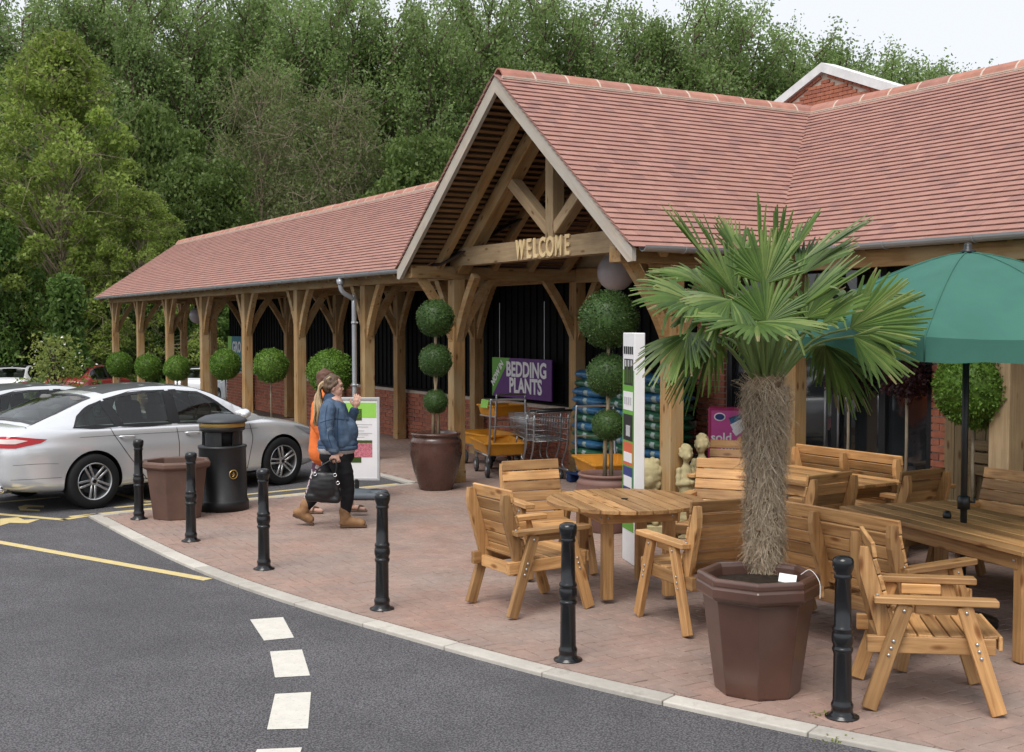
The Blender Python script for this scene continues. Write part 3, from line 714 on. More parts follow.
POP = [poplar(24, 3.2, 3), poplar(23, 2.9, 4), poplar(25, 3.4, 5), poplar(22, 3.0, 6)]
def place_tree(name, crown, trunk, loc, rz, sc, label, group=None):
    o = empty(name, loc, rz, label, 'tree', group); o.scale = sc
    obj('crown', crown, o); obj('trunk', trunk, o); return o
tops = [(-60, -40), (300, -30), (560, -28), (620, -6), (700, -14), (745, 4), (790, 14), (830, 32), (870, 36), (905, 46), (940, 62), (975, 60), (1000, 70)]
def topy(px): return np.interp(px, [t_[0] for t_ in tops], [t_[1] for t_ in tops])
k = 0
for row, (Y, dpx, ph) in enumerate(((76, 47, 0), (86, 43, 20))):
    px = -70+ph
    while px < 985:
        Yk = Y+rs.uniform(-2, 2); x = (px-512)/FPX*Yk; H = CAMH+(324-topy(px)+rs.uniform(-16, 11))/FPX*Yk+1.1
        m = POP[k % 4]; h0 = (24, 23, 25, 22)[k % 4]; s = H/h0
        place_tree('poplar_tree', m[0], m[1], (x, Yk, -1.1), rs.uniform(0, 6), (rs.uniform(.9, 1.12),)*2+(s,), 'tall mid green poplar in the dense row behind the building', 'poplars in the row behind the building'); k += 1; px += dpx*rs.uniform(.85, 1.15)*(1. if px < 800 else .72)
def bushy(H, env, nclump, per, lsize, mat, seed, cr=.9, bark='bark', limb=.05, z0=.15, twigs=0, droop=0., lump=.55):
    """env(t) -> crown radius at relative height t"""
    g_ = np.random.RandomState(seed); tubes = [([(0, 0, -.6), (.15, .1, H*.3), (-.1, 0, H*.6), (0, .1, H*.9)], [.035*H**.9*.55, .024*H**.9*.5, .012*H**.9*.5, .02])]; C = []; O = []
    for k in range(nclump):
        t = z0+(1-z0)*((k+.5)/nclump); az = k*2.399+g_.uniform(-.4, .4); r_ = env(t)*math.sqrt(g_.uniform(.06, 1.))*(1+lump*mnoise.noise(Vector((math.cos(az)*1.3+seed, math.sin(az)*1.3, t*5))))
        c = np.array([math.cos(az)*r_, math.sin(az)*r_, H*t-droop*r_*.3]); q = cr*g_.uniform(.6, 1.3)
        zb = max(H*.1, c[2]-r_*.9-.4); mid = (c+np.array([0, 0, zb]))/2+np.array([0, 0, .25*r_])
        tubes.append(([(0, 0, zb), mid, c], [limb, limb*.6, limb*.2]))
        for j in range(twigs):
            e = c+g_.normal(size=3)*q*.8; tubes.append(([c*.7+mid*.3, (c+e)/2+g_.normal(size=3)*.15, e], [limb*.3, limb*.2, limb*.1]))
        d = g_.normal(size=(per, 3)); d *= (g_.uniform(.25, 1, per)**.5/np.linalg.norm(d, axis=1))[:, None]; d[:, 2] = d[:, 2]*.62-droop*np.abs(d[:, 0])*.3
        C.append(c+d*q)
    return cards(np.vstack(C), lsize, mat, rng=g_), trunk_mesh(tubes, bark, 5)
dome = lambda rad: (lambda t: rad*math.sqrt(max(.02, 1-((t-.42)/.6)**2)))
cone = lambda rad: (lambda t: rad*(1.06-t))
def at_px(px, Y): return ((px-512)/FPX*Y, Y, ground_z((px-512)/FPX*Y, Y))
def hgt(py, Y): return CAMH+(324-py)/FPX*Y+1.15
c, t = bushy(15, dome(4.0), 190, 230, .185, 'leaf_lime', 21, .82, 'bark_tan', .04, twigs=5, droop=1.1, lump=.8)
place_tree('ash_tree', c, t, at_px(62, 50), 0, (1, 1, hgt(42, 50)/15), 'broad yellow green tree with drooping sprays beyond the car park')
place_tree('ash_tree', c, t, at_px(-40, 54), 2., (1, 1, hgt(90, 54)/15), 'yellow green tree at the edge of the wood beside the broad drooping tree')
place_tree('ash_tree', c, t, at_px(140, 49), 4., (.6, .6, hgt(195, 49)/15), 'lower yellow green tree behind the far end of the arcade roof')
c, t = bushy(12, dome(3.3), 100, 190, .16, 'leaf_brown', 22, 1.05, 'bark_tan', .04, twigs=9)
place_tree('twiggy_tree', c, t, at_px(338, 60), 1., (1.05, 1.05, hgt(105, 60)/12), 'brownish tree with bare tan twigs showing, above the arcade ridge')
place_tree('twiggy_tree', c, t, at_px(262, 63), 3., (.9, .9, hgt(85, 63)/12), 'tall brownish sparse tree between the yellow green and poplar trees')
c, t = bushy(8, dome(2.9), 60, 420, .19, 'leaf_dark', 23, 1.0, 'bark_dark')
for px, Y, py, rz in ((205, 58, 170, 0), (420, 58, 150, 2.), (150, 60, 120, 1.)): place_tree('dark_tree', c, t, at_px(px, Y), rz, (1.1, 1.1, hgt(py, Y)/8), 'dark green leafy tree filling the gap under the poplars', 'dark trees under the poplars')
c2, t2 = bushy(5, dome(2.2), 48, 400, .15, 'leaf_fresh', 24, .8, 'bark_dark', z0=.05)
for i, (px, Y, py, rz) in enumerate(((-14, 47, 235, 0), (18, 50, 280, 1.), (92, 52, 290, 2.), (128, 50, 300, 3.), (168, 50, 285, 4.), (205, 51, 300, 5.), (238, 52, 290, 0.), (275, 52, 280, 1.), (315, 54, 270, 2.), (370, 56, 265, 3.))):
    place_tree('shrub_tree', c2 if i % 3 else cards(rs.normal(size=(10, 3)), .2, 'leaf_dark') if False else c2, t2, at_px(px, Y), rz, (1., 1., hgt(py, Y)/5), 'bright green bush at the foot of the wood', 'bushes at the foot of the wood')
c3, t3 = bushy(5, dome(2.3), 46, 380, .16, 'leaf_dark', 27, .85, 'bark_dark', z0=.03)
for px, Y, py, rz in ((-30, 55, 200, 0), (45, 56, 215, 1), (110, 57, 230, 2), (180, 57, 225, 3.), (240, 58, 240, 4.), (300, 59, 235, 5.), (360, 60, 225, 0.)): place_tree('dark_bush', c3, t3, at_px(px, Y), rz, (1.1, 1.1, hgt(py, Y)/5), 'dark bush in the shade at the back of the wood edge', 'dark bushes in the wood edge')
c, t = bushy(4.2, cone(1.15), 46, 150, .2, 'leaf_fresh', 25, .55, 'bark_dark', z0=.08); place_tree('young_cypress', c, t, at_px(66, 44), 0, (1, 1, hgt(287, 44)/4.2), 'pointed light green young tree behind the flowering shrub')
c, t = bushy(2.2, dome(.95), 34, 50, .10, 'leaf_flower', 26, .38, 'bark_dark', .02, z0=.12)
fl = place_tree('flowering_shrub', c, t, (at_px(55, 33)[0], 33, -.35), 0, (1, 1, 1.), 'loose pale shrub with small white flowers beyond the parked silver car')
fl['category'] = 'shrub'; obj('flowers', cards(rs.normal(size=(26, 3))*[.5, .5, .28]+[0, 0, 1.75], .075, 'petal'), fl)
# clipped balls
def ball_mesh(mat, n, leaf, seed, fuzz=.05):
    g_ = np.random.RandomState(seed); d = g_.normal(size=(n, 3)); d /= np.linalg.norm(d, axis=1)[:, None]
    lump = np.array([mnoise.noise(Vector(q)*2.3+Vector((seed, 0, 0))) for q in d])*.085
    r_ = (1+lump)*(1-np.abs(g_.normal(size=n))*fuzz*1.6)+g_.normal(size=n)*fuzz*.35
    me = cards(d*r_[:, None], leaf, mat, 'clipped_ball', outward=d*.75, rng=g_)
    return me
ico = bmesh.new(); bmesh.ops.create_icosphere(ico, subdivisions=3, radius=.9); ICO = [tuple(v.co) for v in ico.verts], [tuple(v.index for v in f.verts) for f in ico.faces]; ico.free()
def ball(parent, c, r_, me, core, cs=1.):
    o = obj('clipped_ball', me, parent, loc=c); o.scale = (r_,)*3; q = obj('inner_foliage', core, o); q.scale = (cs,)*3; return o
BX = [ball_mesh('leaf_box', 6500, .085, s, .075) for s in (1, 2)]; BXC = mesh('inner_foliage', *ICO, 'leaf_box', True)
TJ = [ball_mesh('leaf_thuja', 8500, .095, s, .085) for s in (3, 4)]; TJC = mesh('inner_foliage', *ICO, 'leaf_thuja', True)
PU = ball_mesh('leaf_purple', 1300, .2, 5, .25)
simple('glaze_brown', (.085, .04, .03), .28, .55, nscale=4., namt=.3, Coat_Weight=.3); simple('planter_brown', (.12, .068, .05), .55, .4, nscale=3., namt=.3); simple('terracotta_dull', (.19, .105, .085), .6, .4, nscale=3., namt=.25); simple('cane', (.33, .26, .16), .8)
def urn(parent, h, r_, mat, loc=(0, 0, 0)):
    o = MB().lathe([(0, 0), (r_*.60, 0), (r_*.63, .02), (r_*.85, h*.35), (r_*.98, h*.62), (r_, h*.74), (r_*.97, h*.83), (r_*.985, h*.845), (r_*.9, h*.9), (r_*.87, h*.94), (r_*.93, h*.955), (r_*.95, h*.985), (r_*.92, h), (r_*.84, h), (r_*.8, h*.93), (r_*.8, h*.86), (0, h*.87)], 40).build('pot', mat, parent, True, loc=loc)
    MB().lathe([(0, h*.9), (r_*.78, h*.895), (r_*.8, h*.87)], 24).build('soil', 'soil', o); return o
def lollipop(loc, zc, r_, bm, core, label, group=None, pot=(.34, .2), gz=0., trunk='bark_tan', cs=1.):
    o = empty('lollipop_tree', (loc[0], loc[1], gz), random.uniform(0, 6), label, 'topiary', group)
    urn(o, pot[0], pot[1], 'glaze_brown')
    MB().tube([(0, 0, pot[0]*.8), (.012, .008, (zc-gz)*.6), (0, 0, zc-gz)], [.02, .017, .015], 7).build('trunk', trunk, o, True)
    ball(o, (0, 0, zc-gz), r_, bm, core, cs); return o
for i, (px, a, dia, zc) in enumerate(((330, -3.97, .77, 1.40), (271, -6.95, .66, 1.42), (225, -9.86, .65, 1.36), (177, -13.7, .62, 1.16), (148, -16.5, .69, 1.1), (119, -19.9, .73, 1.06))):
    lollipop(ab(a, -.3), zc, dia/2, TJ[i % 2], TJC, ['large bright green ball topiary on a thin stem beside the down pipe', 'green ball topiary on a thin stem beside the third arcade post from the porch', 'green ball topiary on a thin stem beside the blue notice'][i] if i < 3 else 'smaller green ball topiary by the open end of the arcade', None if i < 3 else 'ball topiaries by the open end of the arcade')
P = ab(7.3, 1.66); lollipop(P, 1.60, .375, TJ[0], TJC, 'bright green ball topiary on a thin stem in front of the timber fence panel', pot=(.45, .24))
for a, zc, lab in ((5.37, 1.64, 'purple leaved ball tree in front of the glass, between the door handles and its twin'), (6.18, 1.64, 'purple leaved ball tree in front of the glass, next to the brick edge')):
    o = lollipop(ab(a, 2.0), zc, .25, PU, mesh('inner_foliage', *ICO, 'leaf_purple', True), lab, pot=(.3, .15), cs=.55)
def triple(loc, balls, pot_h, pot_r, potmat, label, bm=BX, gz=0.):
    o = empty('triple_ball_topiary', (loc[0], loc[1], gz), 0, label, 'topiary'); urn(o, pot_h, pot_r, potmat)
    for s in (-1, 1): MB().tube([(s*.035, 0, pot_h*.85), (s*.03, .02*s, 1.1), (-s*.012, 0, 1.45), (s*.015, 0, balls[-1][0])], [.024, .02, .018, .014], 7).build('stem', 'cane', o, True)
    for k, (z, r_) in enumerate(balls): ball(o, (0, 0, z), r_, bm[k % 2], BXC)
triple(pix(436, 489), ((1.17, .165), (1.72, .225), (2.28, .255)), .76, .355, 'glaze_brown', 'triple ball topiary in a large glossy brown urn beside the porch post')
triple((1.02, 12.75), ((1.13, .175), (1.66, .235), (2.25, .315)), .62, .34, 'terracotta_dull', 'triple ball topiary in a dull terracotta pot behind the tall white totem sign')
# ---------------------------------------------------------------- timber furniture
simple('bolt', (.55, .55, .55), .3, .5, metal=.9)
BOLT = MB().lathe([(0, 0), (.011, 0), (.009, .005), (.004, .008), (0, .008)], 10).mesh('bolt', 'bolt', True)
def bolt(parent, p, n):
    M = Vector(n).to_track_quat('Z', 'Y').to_matrix().to_4x4(); M.translation = p; obj('bolt', BOLT, parent, M=M)
def back_board(w_, zc, lean, parent): pass
def make_seat(wid, name, label, group, nsup=2):
    """heavy garden seat facing +x, wid = overall width"""
    o = empty(name, (0, 0, 0), 0, label, 'bench' if wid > 1 else 'chair', group); hy = wid/2; T = .044
    for s in (-1, 1):
        y = s*(hy-T/2)
        timber('leg', (-.35, y, .012), (-.155, y, .62), T, .085, 'pine', o, up=(1, 0, 0), ch=.005)
        timber('leg', (.355, y, .012), (.16, y, .62), T, .085, 'pine', o, up=(1, 0, 0), ch=.005)
        timber('arm_rest', (-.33, y-s*.008, .642), (.34, y-s*.008, .642), .095, .04, 'pine', o, ch=.006)
        timber('arm_support', (-.10, y-s*.046, .59), (.13, y-s*.046, .59), T, .06, 'pine', o, ch=.004)
        timber('seat_rail', (-.36, y-s*.046, .375), (.34, y-s*.046, .385), T, .095, 'pine', o, ch=.005)
        for x, z in ((-.235, .37), (-.222, .41), (-.248, .33), (.24, .37), (.228, .41), (.252, .33), (.17, .585), (-.166, .585)): bolt(o, (x, s*hy, z), (0, s, 0))
        bolt(o, (-.31, y-s*.008, .664), (0, 0, 1))
    # back uprights with a rounded, forward curling top; lean 14 degrees
    def up(t): return Vector((-.215-.155*t-.02*t*t, 0, .33+.60*t))
    ys = [-(hy-.077), hy-.077]+([0.] if nsup == 3 else [])
    for y in ys:
        pr = []
        f = [(up(t)+Vector((.03 if t < .8 else .03+.05*((t-.8)/.2)**2*0, 0, 0))) for t in np.linspace(0, 1, 9)]; b_ = [up(t)+Vector((-.062+.05*max(0, (t-.7)/.3)**2, 0, 0)) for t in np.linspace(1, 0, 9)]
        poly = [(p.x, p.z) for p in f+b_]
        me = MB().prism([(q[1]-.63, -(q[0]+.29)) for q in poly], -T/2, T/2, 'y').mesh('back_upright', 'pine'); 
        M = Matrix(((0, 0, -1, -.29), (0, 1, 0, y), (1, 0, 0, .63), (0, 0, 0, 1))); obj('back_upright', me, o, M=M)
    n = 6; sl = wid-.10
    for k in range(n):
        t0, t1 = .12+.152*k, .12+.152*(k+1)-.012; off = .042+(.012 if k in (2, 3) else .0)*0-(.0 if k < 5 else -.012)
        p, q = up(t0), up(t1); d = (q-p).normalized(); m = (p+q)/2+Vector((d.z, 0, -d.x))*off; h = (q-p).length
        key = ('slat', round(sl, 3), k); 
        if key not in _tc: _tc[key] = mesh('back_slat', *boxvf((sl, .024, round(h, 4)), .004), 'pine')
        ang = math.atan2(d.x, d.z); M = Matrix.Translation(m) @ Matrix.Rotation(ang+(.14 if k == 5 else 0.), 4, 'Y') @ Matrix.Rotation(PI/2, 4, 'Z'); obj('back_slat', _tc[key], o, M=M)
    for k in range(7):
        x = -.215+k*.088; z = .425+.018*((x-.03)/.25)**2+(.0 if k < 6 else -.012)
        timber('seat_slat', (x, -hy+.055, z), (x, hy-.055, z), .078, .022, 'pine', o, up=(-.12*(x-.03)/.25, 0, 1), ch=.004)
    timber('seat_slat', (.365, -hy+.05, .405), (.365, hy-.05, .405), .022, .085, 'pine', o, up=(0, 0, 1), ch=.005)
    timber('cross_rail', (-.27, -hy+.09, .35), (-.27, hy-.09, .35), T, .085, 'pine', o)
    if nsup == 3: timber('seat_rail', (-.3, 0, .37), (.33, 0, .37), T, .08, 'pine', o)
    return o
CH = make_seat(.66, 'garden_chair', 'x', None); BN = make_seat(1.5, 'garden_bench', 'x', None, 3)
used = {}
def put(src, x, y, ang, label, group=None):
    o = src if src.name not in used else copy_tree(src); used[src.name] = 1
    o.location = (x, y, 0); o.rotation_euler = (0, 0, ang); o['label'] = label
    if group: o['group'] = group
    elif 'group' in o: del o['group']
    return o
B_ = math.atan2(BS, BC); A_ = PHI       # heading of +b and +a
def putab(src, a, b, ang, label): P = ab(a, b); return put(src, P.x, P.y, ang, label, 'timber garden chairs' if src is CH else 'timber garden benches')
putab(CH, 6.85, -2.93, B_+.03, 'timber armchair at the round table with its back to the bollards')
putab(CH, 7.93, -2.12, A_+PI-.12, 'timber armchair at the round table with its slatted back to the palm pot')
putab(CH, 5.78, -2.12, A_-.12, 'timber armchair across the round table from the palm, slatted front in view')
put(CH, 1.83, 10.72, math.atan2(-.9, -.42), 'timber armchair at the round table in front of the stone statues', 'timber garden chairs')
put(CH, 2.43, 7.02, -.17, 'timber armchair beside the kerb at the end of the parasol table', 'timber garden chairs')
put(CH, 2.25, 12.5, math.atan2(-.9, -.42), 'timber armchair standing before the pink sign', 'timber garden chairs')
put(CH, 2.45, 10.25, A_+PI+.1, 'timber armchair at the near end of the back table, arms to the palm crown', 'timber garden chairs')
put(CH, 3.32, 10.5, A_+PI+.05, 'timber armchair at the back table below the purple leaved trees', 'timber garden chairs')
putab(CH, 4.75, 1.62, A_+.3, 'timber armchair beside the glass door behind the palm trunk')
putab(BN, 8.84, -1.5, B_+.02, 'long timber bench with its back to the octagonal palm pot')
putab(BN, 8.6, .72, B_+PI, 'long timber bench on the building side of the parasol table')
putab(BN, 6.25, 1.42, B_, 'long timber bench between the back table and the glass door')
def table_rect(a, b, L, Wd, ang, label):
    P = ab(a, b); o = empty('garden_table', (P.x, P.y, 0), ang, label, 'table'); n = 7; w = Wd/n
    for k in range(n): timber('table_plank', (-L/2, -Wd/2+w*(k+.5), .735), (L/2, -Wd/2+w*(k+.5), .735), round(w-.008, 4), .032, 'pine', o, ch=.004)
    for s in (-1, 1):
        timber('apron', (-L/2+.1, s*(Wd/2-.07), .665), (L/2-.1, s*(Wd/2-.07), .665), .04, .10, 'pine', o)
        timber('apron', (s*(L/2-.1), -Wd/2+.09, .665), (s*(L/2-.1), Wd/2-.09, .665), .04, .10, 'pine', o)
        for q in (-1, 1):
            timber('leg', (s*(L/2-.1), q*(Wd/2-.1), .01), (s*(L/2-.1), q*(Wd/2-.1), .717), .085, .085, 'pine', o, up=(1, 0, 0), ch=.006); bolt(o, (s*(L/2-.13), q*(Wd/2-.05), .67), (0, q, 0)); bolt(o, (s*(L/2-.08), q*(Wd/2-.14), .67), (s, 0, 0))
    return o
_a, _b = toab(3.40, 8.73)
table_rect(_a, _b, 2.05, 1.0, R(-72), 'large rectangular timber table with the green parasol through its top')
table_rect(6.35, .52, 1.5, .95, A_, 'rectangular timber table near the glass front behind the palm trunk')
def table_round(x, y, ang):
    o = empty('round_garden_table', (x, y, .022), ang, 'round timber slatted table with a central parasol hole', 'table'); R_ = .64; n = 10; w = 2*R_/n
    for k in range(n):
        y0, y1 = -R_+w*k+.007, -R_+w*(k+1)-.007; pts = []
        xs = lambda yy: math.sqrt(max(.0001, R_*R_-yy*yy))
        yy = np.linspace(y0, y1, 5); poly = [(xs(v), v) for v in yy]+[(-xs(v), v) for v in yy[::-1]]
        m = (y0+y1)/2; MB().prism([(p, q-m) for p, q in poly], -.016, .016, 'z').build('table_plank', 'pine', o, loc=(0, m, .735), bevel=.003)
    for s in (-1, 1):
        timber('apron', (-.36, s*.3, .665), (.36, s*.3, .665), .04, .1, 'pine', o); timber('apron', (s*.34, -.28, .665), (s*.34, .28, .665), .04, .1, 'pine', o)
        for q in (-1, 1): timber('leg', (s*.31, q*.26, .01), (s*.31, q*.26, .717), .085, .085, 'pine', o, up=(1, 0, 0), ch=.006); bolt(o, (s*.33, q*.322, .66), (0, q, 0)); bolt(o, (s*.362, q*.27, .66), (s, 0, 0))
    MB().lathe([(.0, 0), (.03, 0), (.03, .004), (0, .004)], 14).build('hole_shade_disc', 'black_clad', o, loc=(0, 0, .7515))  # black disc laid on the top as painted darkness of the hole
table_round(.92, 9.78, -1.31)
# parasol
simple('canvas_green', (.055, .165, .128), .8, .2, nscale=3., namt=.12, bscale=500., bst=.2); simple('pole_dark', (.012, .014, .015), .4, .5)
g = MT['canvas_green'].node_tree; bs = [n for n in g.nodes if n.type == 'BSDF_PRINCIPLED'][0]; tr = g.nodes.new('ShaderNodeBsdfTranslucent'); tr.inputs[0].default_value = (.06, .24, .18, 1); mx = g.nodes.new('ShaderNodeMixShader'); mx.inputs[0].default_value = .12
g.links.new(bs.outputs[0], mx.inputs[1]); g.links.new(tr.outputs[0], mx.inputs[2]); g.links.new(mx.outputs[0], [n for n in g.nodes if n.type == 'OUTPUT_MATERIAL'][0].inputs[0])
PPos = pix(963.5, 522.5, .75); um = empty('parasol', (PPos.x, PPos.y, 0), .25, 'green canvas parasol standing through the rectangular table', 'parasol')
V = []; F = []; nr = 9; ns = 8; per = 6; RT, ZT, ZB = 1.40, 2.72, 2.12
for i in range(nr+1):
    t = i/nr
    for k in range(ns*per):
        q = k/per; f = q-int(q); a0 = int(q)*2*PI/ns; p0 = Vector((math.cos(a0), math.sin(a0), 0)); p1 = Vector((math.cos(a0+2*PI/ns), math.sin(a0+2*PI/ns), 0)); p = p0.lerp(p1, f)*RT*t
        z = ZT-(ZT-ZB)*(t**1.5)-.05*math.sin(PI*f)*t*(1.25-t)*1.6; V.append((p.x, p.y, z))
m = ns*per
for k in range(m): x, y, z = V[nr*m+k]; V.append((x*1.004, y*1.004, z-.15-.012*math.sin(k*1.7)))
for i in range(nr+1):
    for k in range(m): F.append((i*m+k, (i+1)*m+k, (i+1)*m+(k+1) % m, i*m+(k+1) % m))
me = mesh('canopy', V, F, 'canvas_green'); shade_auto(me, 40); obj('canopy', me, um)
for k in range(8):
    q = k*2*PI/8; MB().tube([(RT*t*math.cos(q), RT*t*math.sin(q), ZT-(ZT-ZB)*t**1.5+.001) for t in np.linspace(.02, 1, 14)]+[(RT*1.004*math.cos(q), RT*1.004*math.sin(q), ZB-.15)], .0055, 6).build('panel_seam', 'canvas_green', um, True)
MB().tube([(0, 0, .05), (0, 0, ZT-.02)], .024, 12).build('pole', 'pole_dark', um, True)
MB().lathe([(0, -.03), (.05, -.02), (.055, .0), (.03, .012), (.03, .04), (.022, .055), (0, .06)], 16).build('finial', 'pole_dark', um, True, loc=(0, 0, ZT+.01))
MB().lathe([(.024, 0), (.045, 0), (.045, .09), (.024, .1)], 14).tube([(.03, 0, .05), (.075, -.02, .05), (.075, -.02, .09)], .01, 8).build('crank_collar', 'pole_dark', um, True, loc=(0, 0, .85))
MB().lathe([(0, 0), (.25, 0), (.25, .05), (.08, .08), (.04, .3), (0, .3)], 20).build('base', 'pole_dark', um, True)
for k in range(8):
    q = k*2*PI/8; MB().tube([(0.03*math.cos(q), .03*math.sin(q), ZT-.06), (RT*.98*math.cos(q), RT*.98*math.sin(q), ZB-.02)], .008, 6).build('rib', 'pole_dark', um)
    MB().tube([(0.03*math.cos(q), .03*math.sin(q), 2.1), (RT*.5*math.cos(q), RT*.5*math.sin(q), ZB+.24)], .007, 6).build('strut', 'pole_dark', um)
kn = pix(947, 518, .752); tag(MB().lathe([(0, 0), (.03, 0), (.033, .02), (.026, .045), (.012, .055), (0, .056)], 16).build('parasol_stopper', 'pole_dark', None, True, loc=(kn.x, kn.y, .752)), 'small black stopper lying on the parasol table', 'stopper')
# ---------------------------------------------------------------- bollards, pots, bin
simple('bollard_black', (.010, .0105, .012), .22, .55, nscale=10., namt=.3, bscale=120., bst=.06)
def bollard_mesh():
    global BMAT
    BMAT = Matrix.Diagonal((.70, .70, 1, 1))
    return MB().lathe([(0, 0), (.135, 0), (.135, .008), (.1, .012), (.1, .02), (.085, .03), (.083, .05), (.088, .06), (.088, .075), (.08, .085), (.075, .1), (.071, .36), (.08, .375), (.084, .385), (.08, .395), (.073, .4), (.078, .415), (.086, .43), (.087, .45), (.083, .475), (.076, .485), (.081, .49), (.084, .5), (.08, .51), (.069, .52), (.063, .78), (.07, .785), (.072, .795), (.068, .805), (.066, .81), (.079, .835), (.085, .85), (.085, .88), (.078, .895), (.05, .906), (0, .908)], 28).mesh('bollard', 'bollard_black', True)
BME2 = bollard_mesh(); BME2.transform(BMAT)
for (px, py, l) in ((139, 519, 'black cast bollard beside the small brown planter'), (191, 541, 'black cast bollard between the brown planter and the black bin'), (264, 569, 'black cast bollard in front of the front wheel of the silver car'), (382, 609, 'black cast bollard in front of the walking women'), (568, 660, 'black cast bollard in front of the round table'), (842, 717, 'black cast bollard beside the octagonal palm pot')):
    P = pix(px, py); tag(obj('bollard', BME2, loc=(P.x, P.y, 0), rot=(random.gauss(0, .01), random.gauss(0, .008), random.random())), l, 'bollard', 'bollards along the kerb')
simple('pot_bronze', (.095, .047, .034), .3, .5, nscale=2.2, namt=.3, bscale=30., bst=.05, Coat_Weight=.35, Coat_Roughness=.2)
P = pix(757, 689); pp = empty('palm_planter', (P.x, P.y, 0), .2, 'large brown octagonal planter holding the palm', 'planter'); rot8 = PI/8
prof = [(0, 0), (.275, 0), (.28, .015), (.36, .56), (.365, .575), (.39, .585), (.405, .60), (.405, .65), (.395, .665), (.40, .675), (.40, .70), (.385, .715), (.35, .71), (.34, .69), (.33, .6), (0, .6)]
prof = [(r*.91, z) for r, z in prof]
MB().lathe(prof, 8, rot0=rot8).build('pot', 'pot_bronze', pp, bevel=.006)
MB().lathe([(0, .655), (.15, .66), (.305, .64)], 16).build('soil', 'soil', pp)
simple('paper', (.75, .75, .74), .7)
b = MB(); b.box((-.05, -.02, -.01), (.10, .06, .002), (.75, .1, -.5)); b.tube(bez([(.05, .02, 0), (.1, 0, .03), (.13, -.06, -.03), (.12, -.09, -.12)], 4), .002, 5); b.build('price_tag', 'paper', pp, loc=(.12, -.245, .735))
P = pix(177, 517); sp_ = empty('small_planter', (P.x, P.y, 0), .3, 'dull brown tapered octagonal planter beside the black bin', 'planter')
MB().lathe([(0, 0), (.275, 0), (.28, .01), (.355, .57), (.385, .58), (.40, .60), (.40, .635), (.39, .65), (.37, .66), (.34, .65), (.33, .55), (0, .55)], 8, rot0=rot8).build('pot', 'planter_brown', sp_, bevel=.008); MB().lathe([(0, .58), (.33, .57)], 12).build('soil', 'soil', sp_)
simple('bin_black', (.014, .015, .016), .42, .5, nscale=4., namt=.3); simple('gold', (.42, .28, .08), .4, .5, metal=.5); simple('lid_grey', (.055, .06, .065), .5, .4); simple('black_deep', (.004, .004, .004), .8)
P = pix(223, 509); bn = empty('litter_bin', (P.x, P.y, 0), 0, 'round black litter bin with gold band under its domed lid', 'bin')
MB().lathe([(0, 0), (.305, 0), (.305, .1), (.295, .12), (.285, .125), (.275, .72), (.282, .735), (.288, .75), (.282, .765), (.2, .77), (0, .77)], 40).build('body', 'bin_black', bn, True)
b = MB(); n = 32      # collar with openings
for k in range(n):
    q0, q1 = 2*PI*k/n, 2*PI*(k+1)/n; op = (k % 8) in (1, 2, 3)
    if not op:
        for r0, r1 in ((.235, .215),): b.add([(r*math.cos(q), r*math.sin(q), z) for z in (.77, .985) for (r, q) in ((r0, q0), (r0, q1), (r1, q1), (r1, q0))], [(0, 1, 5, 4), (1, 2, 6, 5), (2, 3, 7, 6), (3, 0, 4, 7)])
b.lathe([(.215, .965), (.236, .965), (.236, .987), (.215, .987)], 32); b.build('collar', 'bin_black', bn); MB().lathe([(0, .77), (.2, .77), (.2, .98), (0, .98)], 24).build('liner', 'black_deep', bn, True)
MB().lathe([(.235, .93), (.262, .945), (.264, .985), (.26, .99)], 40).build('collar_ring', 'bin_black', bn, True)
MB().lathe([(.262, .0), (.268, .005), (.268, .05), (.262, .055)], 40).build('gold_band', 'gold', bn, True, loc=(0, 0, .987))
MB().lathe([(.29, 0), (.295, .012), (.27, .04), (.2, .075), (.1, .092), (0, .096)], 40).build('lid', 'lid_grey', bn, True, loc=(0, 0, 1.042))
fa = math.atan2(-P.y, -P.x)+.45; M = Matrix.Translation((.282*math.cos(fa), .282*math.sin(fa), .44)) @ Matrix.Rotation(fa, 4, 'Z') @ Matrix.Rotation(PI/2, 4, 'Y')
b = MB().tube([(.05*math.cos(t), .05*math.sin(t), .002) for t in np.linspace(0, 2*PI, 25)], .006, 5); b.tube([(-.03, -.006, .003), (.0, .012, .003), (.028, -.01, .003)], .006, 5); b.tube([(.0, .012, .003), (-.004, -.018, .003)], .006, 5); b.build('round_emblem', 'gold', bn, M=M)
# ---------------------------------------------------------------- palm
g = NG('palm_leaf'); r = g.rnd(); c = g.ramp(r, [(0, (.055, .108, .025)), (.4, (.088, .158, .032)), (.75, (.13, .205, .045)), (1, (.21, .265, .08))]); c = g.mul(c, g.noise(g.coord(), 7.), .75, 1.25)
g.fin(c, .42, .4); tr = g.n.new('ShaderNodeBsdfTranslucent'); g.l(g.mul(c, g.noise(g.coord(), 3.), 1.1, 1.5), tr.inputs[0]); mx = g.n.new('ShaderNodeMixShader'); mx.inputs[0].default_value = .3; g.l(g.b.outputs[0], mx.inputs[1]); g.l(tr.outputs[0], mx.inputs[2]); g.l(mx.outputs[0], g.out.inputs[0])
pieces('fibre', [(.27, .19, .12), (.38, .295, .20), (.47, .385, .28), (.32, .235, .15), (.54, .46, .36)], .9, 12., .3); simple('trunk_core', (.17, .12, .075), .95, .1, nscale=20., namt=.4, bscale=40., bst=.8); simple('petiole', (.12, .17, .045), .5); simple('leaf_tip', (.20, .17, .075), .8)
P = pix(764, 575, .62); pm = empty('fan_palm', (P.x, P.y, .6), 0, 'fan palm with shaggy brown trunk and green fan leaves in the octagonal pot', 'palm'); TZ = 1.27
